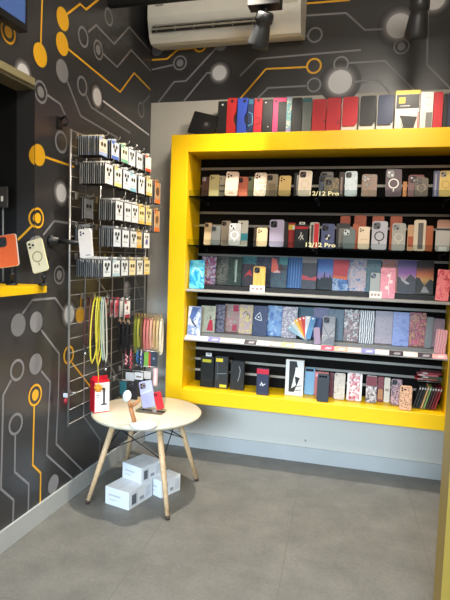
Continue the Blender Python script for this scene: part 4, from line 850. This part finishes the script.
# packs on a short hook beside the lanyards
hy2 = -.86; hz2 = at(112, 298, 1, hy2).z; hook(hy2, hz2, .27)
for k, (c, ac, nm) in enumerate((((226, 222, 216), (160, 40, 60), 'white card pack with a dark red mark'), ((230, 226, 220), None, 'white card pack'), ((206, 70, 90), (226, 150, 160), 'hot pink card pack'), ((200, 86, 100), (226, 190, 190), 'rose pink card pack'), ((214, 196, 190), (206, 70, 90), 'pale pink card pack'))):
    o = pack_meshes(.075, .105, c, [(0, -.45, .16, (120, 60, 70))] if k != 1 else [], ac).build('hanging_pack', fix=False)
    o.location = (.255-.03*k, hy2+.003*(k % 2), hz2-.004); tag(o, nm+' on the short hook above the wrist straps', 'accessory pack')
# long hook with wrist straps
hy3 = -.42; hz3 = at(140, 313, 1, hy3).z; hook(hy3, hz3, at(163, 318, 1, hy3).x)
xs0, xs1 = at(126.5, 318, 1, hy3).x, at(161.5, 318, 1, hy3).x
hook(-.58, hz3, at(133, 318, 1, -.58).x)
sc_ = [((28, 28, 30), 'black'), ((36, 34, 36), 'soft black'), ((24, 24, 26), 'jet black'), ((150, 160, 60), 'lime green'), ((176, 176, 80), 'yellow green'), ((110, 84, 50), 'olive brown'), ((206, 116, 110), 'coral rose'), ((214, 130, 120), 'rose'), ((224, 170, 140), 'peach'), ((196, 160, 110), 'tan'), ((206, 180, 130), 'sand'), ((226, 214, 186), 'cream')]
for k, (c, nm) in enumerate(sc_):
    x = xs0+(xs1-xs0)*k/(len(sc_)-1); yy = hy3
    if k < 3: x = at(120+4.2*k, 318, 1, -.58).x; yy = -.58
    L = .20+.012*((k*5) % 4)
    o = thing('hanging_wrist_strap', nm+' wrist strap hanging on the long rack hook over the table', 'wrist strap', (x, yy, hz3-.006))
    g = G(); n = 10; pts = [(.0, -.002-.014*math.sin(math.pi*i/n), -L*i/n-.022) for i in range(n+1)]+[(.003, .002+.014*math.sin(math.pi*i/n), -L*i/n-.022) for i in range(n-1, -1, -1)]
    g.ribbon(pts, .014, .0022, col(c), (1, 0, 0)); g.build('strap_band', o)
    g = G(); g.tube([(0, .010*math.cos(a), -.010+.013*math.sin(a)) for a in [2*math.pi*i/12 for i in range(12)]], .002, M((206, 176, 110), .3, .8), 5, closed=True); g.build('ring', o)
    g = G(); g.box(-.0085, .0085, -.006, .006, -.050, -.022, col(tuple(int(v*.8) for v in c)) if k > 2 else M((190, 160, 130), .4), .002); g.build('keeper', o)
# small charms and blister packs under the straps
hy4 = -.45; hz4 = at(140, 349, 1, hy4).z; hook(hy4, hz4, at(157.5, 348, 1, hy4).x)
def charm(px, L, c1, c2, nm, beads=6):
    x = at(px, 352, 1, hy4).x; o = thing('hanging_charm', nm+' on the hook below the wrist straps', 'phone charm', (x, hy4, hz4-.004))
    g = G(); pts = [(0, -.010*math.sin(math.pi*i/8), -L*i/8) for i in range(9)]+[(0, .010*math.sin(math.pi*i/8), -L*i/8) for i in range(7, 0, -1)]; g.tube(pts, .0035, col(c1), 6, closed=True); g.build('cord', o)
    g = G()
    for i in range(beads):
        zc = -L*(.25+.75*i/beads); rr = .0075 if i % 2 else .0095
        g.lathe([(0, zc-rr), (rr*.8, zc-rr*.6), (rr, zc), (rr*.8, zc+rr*.6), (0, zc+rr)], col(c2), 10, Matrix.Translation((0, (-1)**i*.008, 0)))
    g.build('beads', o)
charm(126.5, .115, (190, 80, 100), (226, 176, 184), 'pink beaded charm with pale beads')
charm(131, .14, (206, 130, 140), (170, 40, 70), 'rose beaded charm with wine red beads')
charm(137.5, .095, (60, 150, 170), (40, 80, 160), 'teal charm with cobalt blue beads', 5)
charm(141.5, .12, (200, 206, 210), (30, 60, 140), 'white charm with navy blue beads', 7)
def flat_pack(px0, px1, y0, y1, yy, c, nm, ds=None, zoff=0):
    a = at(px0, y0, 1, yy); b = at(px1, y1, 1, yy); w, h = abs(b.x-a.x), abs(a.z-b.z)
    o = thing('hanging_blister', nm, 'accessory pack', ((a.x+b.x)/2, yy, b.z), (0, 0, 0)); t = .008
    g = G(); g.prism(rrect(w, h, .004, 2), -t/2, 0, col(c)); deco(g, w, h, t, ds); g.build('card', o); g = G(); g.prism(rrect(w*1.08, h*1.05, .006, 2, 0, -h*.02), .0006, t/2, clear((220, 222, 224))); g.build('blister', o); return o
flat_pack(144.5, 148.5, 352, 367, -.46, (120, 170, 70), 'green charm pack hanging under the wrist straps')
flat_pack(151, 157, 351.5, 367, -.46, (52, 60, 74), 'dark slate pack hanging under the wrist straps', [('d', (120, 130, 150), 0, .55, .2)])
flat_pack(148.8, 150.6, 353, 368, -.46, (190, 60, 50), 'thin red pack between the green and the slate one')
flat_pack(153.5, 157.5, 368, 386, -.47, (226, 180, 176), 'pink and white striped strip below the slate pack', [('b', (236, 232, 228), -.15, .15, .02, .98)])
flat_pack(120, 126.5, 381, 395, -.60, (44, 110, 126), 'teal tag hanging behind the wooden charging stand')
flat_pack(126, 134.5, 372, 381, -.52, (190, 190, 192), 'silvery clear pack low on the rack')
flat_pack(135, 143, 372, 380, -.52, (206, 206, 206), 'pale clear pack low on the rack beside the silvery one', [('b', (120, 100, 90), -.3, .3, .3, .5)])
flat_pack(144, 151, 371, 379, -.52, (196, 190, 186), 'beige clear pack low on the rack, nearest the yellow unit')
for yy, zz, x1 in ((-.46, at(150, 352, 1, -.46).z+.006, .30), (-.47, at(155, 368, 1, -.47).z+.006, .30), (-.60, at(123, 381, 1, -.6).z+.006, .14), (-.52, at(140, 372, 1, -.52).z+.006, .27)): hook(yy, zz, x1, False)

# ================================================================== ON THE TABLE
# red and white box
r = thing('gift_box', 'red box with a white front and grey cable print, at the table edge', 'box', (.118, -.972, TZ+.0006), (0, 0, math.radians(47)))
g = G(); W_, D_, H_ = .088, .078, .184; RED = M((198, 24, 40), .4)
g.box(0, W_, 0, D_, 0, H_, RED, .0015); g.box(.004, W_-.0005, -.0012, 0, .006, H_-.012, M((232, 228, 224), .45))
deco_y = -.0016
for (x0_, x1_, z0_, z1_) in ((.050, .063, .05, .140), (.040, .073, .042, .052), (.043, .056, .132, .142)): g.poly([(x0_, deco_y, z0_), (x1_, deco_y, z0_), (x1_, deco_y, z1_), (x0_, deco_y, z1_)], M((70, 68, 72), .5))
g.poly([(.014, deco_y, .10), (.03, deco_y, .10), (.03, deco_y, .106), (.014, deco_y, .106)], M((120, 110, 110), .5)); g.poly([(.014, deco_y, .085), (.026, deco_y, .085), (.026, deco_y, .09), (.014, deco_y, .09)], M((120, 110, 110), .5))
g.build('box_body', r)
g = G(); g.box(.0, W_, D_*.45, D_*.55, H_, H_+.02, RED); g.build('hang_tab', r)
# orange charm hanging from the lanyard hook in front of the box
p = at(98, 388, 1, -1.0); zh = at(98, 366, 1, -1.0).z
r = thing('hanging_charm', 'orange flower charm dangling from the yellow lanyards over the red box', 'phone charm', (p.x, -1.0, p.z))
g = G()
for k in range(6):
    a = math.pi*k/3; g.lathe([(0, -.009), (.010, -.004), (.011, .002), (0, .008)], M((222, 140, 30), .4), 10, Matrix.Translation((.014*math.cos(a), 0, .014*math.sin(a))) @ Euler((math.radians(90), 0, 0)).to_matrix().to_4x4())
g.lathe([(0, -.012), (.01, -.006), (.01, .004), (0, .01)], M((236, 176, 50), .4), 10, Euler((math.radians(90), 0, 0)).to_matrix().to_4x4()); g.build('flower', r)
g = G(); g.tube([(0, .002, .02), (0, .004, .07), (.141-p.x, .012, hz-.36-p.z)], .002, M((210, 190, 60), .5), 5); g.build('cord', r)
# wooden charging stand
bx, by = at(144, 426, 2, TZ).x, at(144, 426, 2, TZ).y
r = thing('charging_stand', 'wooden forked charging stand on a round white base, on the table', 'charger', (bx, by, TZ+.0006))
g = G(); g.lathe([(0, 0), (.070, 0), (.073, .003), (.073, .012), (.069, .016), (0, .016)], M((228, 222, 214), .4), 44); g.build('round_base', r)
OAK = art([(150, 92, 54), (184, 124, 78), (166, 106, 64)], 30, seed=91)
def lp(px, py, dy=0): q = at(px, py, 1, by+dy); return (q.x-bx, dy, q.z-TZ-.0006)
st = lp(131.5, 417, -.0); st = (max(st[0], -.055), 0, .014)
fork = lp(130.5, 407)
g = G(); g.tube([st, fork], [.012, .011], OAK, 12); g.tube([fork, lp(128, 399)], [.011, .007], OAK, 12); g.tube([fork, lp(135, 404), lp(139.5, 400)], [.011, .009, .006], OAK, 12); g.build('forked_stem', r)
pc = Vector(lp(127, 396, -.018)); Mx = Matrix.Translation(pc) @ Euler((math.radians(72), 0, math.radians(-25))).to_matrix().to_4x4()
g = G(); g.lathe([(0, -.006), (.027, -.006), (.030, -.002), (.030, .003), (.027, .006), (0, .006)], M((236, 236, 238), .35), 32, Mx); g.build('charging_pad', r)
# clear stand with two cases
cx_, cy_ = at(150, 412, 2, TZ).x, at(150, 412, 2, TZ).y
r = thing('acrylic_stand', 'clear acrylic stand holding the lavender and red cases', 'display stand', (cx_, cy_, TZ+.0006))
g = G(); g.prism([(-.075+.0, 0), (.085, 0), (.085, .012), (-.075, .012)], -.035, .045, clear((225, 228, 230), .2)); g.build('stand_base', r)
g = G(); g.box(-.07, .02, .030, .034, .012, .10, GLASS); g.box(.03, .08, .030, .034, .012, .09, GLASS); g.build('back_rest', r)
a = at(137, 381, 1, cy_); b = at(151, 409, 1, cy_)
o = thing('phone_case', 'lavender phone case standing tilted on the clear table stand', 'phone case', (at(149, 409, 1, cy_).x, cy_+.004, TZ+.0145), lean_rot(8, -15, 0)); w, h, t = .080, .152, .010
g = G(); g.prism(rrect(w, h, .011, 4), -t/2, t/2, M((176, 178, 222), .4), None, .0014); deco(g, w, h, t, [('p', (196, 198, 234), [(-.5, .52), (.5, .60), (.5, .66), (-.5, .58)])]); g.build('shell', o); camera_part(o, w, h, t, 'plate', M((130, 116, 120), .4)); lift(o, t, 8, 15, w)
o = thing('phone_case', 'bright red small case leaning on the clear table stand', 'phone case', (at(160.5, 407, 1, cy_).x, cy_+.004, TZ+.0145), lean_rot(8, -18, 0)); w, h, t = .044, .100, .012
g = G(); g.prism(rrect(w, h, .009, 4), -t/2, t/2, M((222, 36, 44), .4), None, .0014); g.build('shell', o); camera_part(o, w, h, t, 'two', M((150, 20, 30), .4)); lift(o, t, 8, 18, w)
yb_ = -.62; a = at(129, 381.5, 1, yb_); b = at(137.5, 397, 1, yb_)
o = thing('phone_case', 'black phone case standing on the table behind the wooden charging stand', 'phone case', ((a.x+b.x)/2, yb_, TZ+.0012), lean_rot(4, 0, 0)); w, h, t = b.x-a.x, a.z-TZ, .011
g = G(); g.prism(rrect(w, h, .008, 4), -t/2, t/2, M((26, 24, 26), .4), None, .0014); g.build('shell', o); camera_part(o, w, h, t, 'two', M((60, 60, 62), .4)); lift(o, t, 4, 0, w)

# ================================================================== ON THE HATCH COUNTER
CT = 1.229
def stand_phone(px, py, y, w, h, c, label, tilt, yaw, ct, ring=None, rim=None, standlabel=None, lean=16):
    """a case clipped on a small black stand that stands on the counter; (px, py): pixel of the case's foot"""
    p = at(px, py, 1, y)
    s = thing('phone_stand', standlabel, 'phone stand', (p.x, y+.012, CT+.0006)); z0 = p.z-CT
    g = G(); g.lathe([(0, 0), (.026, 0), (.026, .006), (.020, .010), (0, .010)], BLACK, 24); g.build('stand_foot', s)
    g = G(); g.tube([(0, 0, .009), (.0, .004, z0*.6+.01), (.0, .012, z0+.05)], .006, BLACK, 8); g.lathe([(0, -.012), (.011, -.006), (.012, .003), (0, .010)], BLACK, 12, Matrix.Translation((0, .004, max(.02, z0*.6)))); g.build('stand_neck', s)
    g = G(); q = z0+.05; g.box(-.02, .02, .010, .016, q-.02, q+.02, BLACK, .002); g.build('clip_plate', s)
    o = thing('phone_case', label, 'phone case', (p.x, y-.004, p.z), lean_rot(lean, tilt, yaw)); t = .010
    g = G(); g.prism(rrect(w, h, .012, 4), -t/2, t/2, col(c), col(rim) if rim else None, .0014); g.build('shell', o); camera_part(o, w, h, t, 'plate', col(ct))
    if ring: ring_part(o, w, h, t, col(ring))
stand_phone(42, 272, -1.42, .080, .158, (216, 208, 176), 'pale gold phone case with ring propped on the yellow counter', -17, 8, (206, 200, 170), (150, 140, 96), (220, 210, 160), 'small black stand under the pale gold case on the counter', 6)
stand_phone(10, 267, -1.50, .10, .150, (214, 92, 30), 'orange phone case with dark rim on the yellow counter', -10, 8, (30, 30, 32), None, (206, 196, 190), 'small black stand under the orange case on the counter', 6)
# dark terminal on a thin post, further in
p = at(3, 208, 1, -1.40); q = at(9, 187, 1, -1.40)
s = thing('card_terminal', 'dark square device on a thin post behind the orange case', 'device', (p.x, -1.40, CT+.0006))
g = G(); g.lathe([(0, 0), (.03, 0), (.03, .006), (0, .008)], BLACK, 20); g.build('post_foot', s)
g = G(); g.tube([(0, 0, .007), (0, 0, p.z-CT+.02)], .004, GREY, 8); g.build('post', s)
g = G(); h = q.z-p.z; g.box(-.05, .034, -.014, -.004, p.z-CT, q.z-CT, M((64, 62, 62), .35), .003); g.box(.0, .012, -.0155, -.0138, p.z-CT+h*.3, p.z-CT+h*.55, M((226, 224, 220), .4)); g.build('device_body', s)

p = at(305.5, 440.5, 1, 0)
g = G(); g.lathe([(0, .0), (.007, .0), (.007, .004), (.004, .007), (0, .007)], M((150, 152, 154), .4), 14, Matrix.Translation((p.x, 0, p.z)) @ Euler((math.radians(90), 0, 0)).to_matrix().to_4x4())
tag(g.build('screw_cap'), 'tiny metal screw cap on the pale wall below the yellow unit', 'screw cap')
# ================================================================== LIGHT
sc = bpy.context.scene
w = bpy.data.worlds.new('world'); sc.world = w; w.use_nodes = True
bg = w.node_tree.nodes['Background']; bg.inputs[0].default_value = (.62, .74, .92, 1); bg.inputs[1].default_value = .35
def area(name, loc, rot, sx, sy, e, col):
    L = bpy.data.lights.new(name, 'AREA'); L.shape = 'RECTANGLE'; L.size = sx; L.size_y = sy; L.energy = e; L.color = col
    o = bpy.data.objects.new(name, L); C.objects.link(o); o.location = loc; o.rotation_euler = rot; return o
# daylight falls through the shop front behind the viewer, under an added, unseen lintel; warm ceiling lamps to the right, another added over the table
DAY = (.60, .80, 1)
area('daylight', (1.3, -10, 3.25), (math.radians(90-9), 0, 0), 3.9, 1.1, 1350, DAY)
def lamp(name, loc, e, r, ang=150, c=(1, .91, .78)):
    L = bpy.data.lights.new(name, 'SPOT'); L.energy = e; L.shadow_soft_size = r; L.color = c; L.spot_size = math.radians(ang); L.spot_blend = .8
    o = bpy.data.objects.new(name, L); C.objects.link(o); o.location = loc; return o
lamp('ceiling_lamp', (1.65, -1.45, 3.0), 65, .07, 124)
lamp('ceiling_lamp', (.80, -.80, 3.05), 300, .05, 80)  # unseen lamp, added overhead to cast the table's round shadow
L = bpy.data.lights.new('ceiling_lamp', 'POINT'); L.energy = 105; L.shadow_soft_size = .3; L.color = (1, .93, .82)
o = bpy.data.objects.new('ceiling_lamp', L); C.objects.link(o); o.location = (1.72, -2.75, 2.85)
g = G(); g.box(-1.1, RX+.1, FRONT-.1, FRONT, 2.14, 3.16, M((120, 118, 114), .7)); g.build('wall_light_blocker', kind='structure')  # unseen lintel, added to keep the daylight off the upper walls
vs = sc.view_settings; vs.view_transform = 'Standard'; vs.look = 'None'; vs.gamma = 1; vs.use_curve_mapping = False; vs.exposure = 0
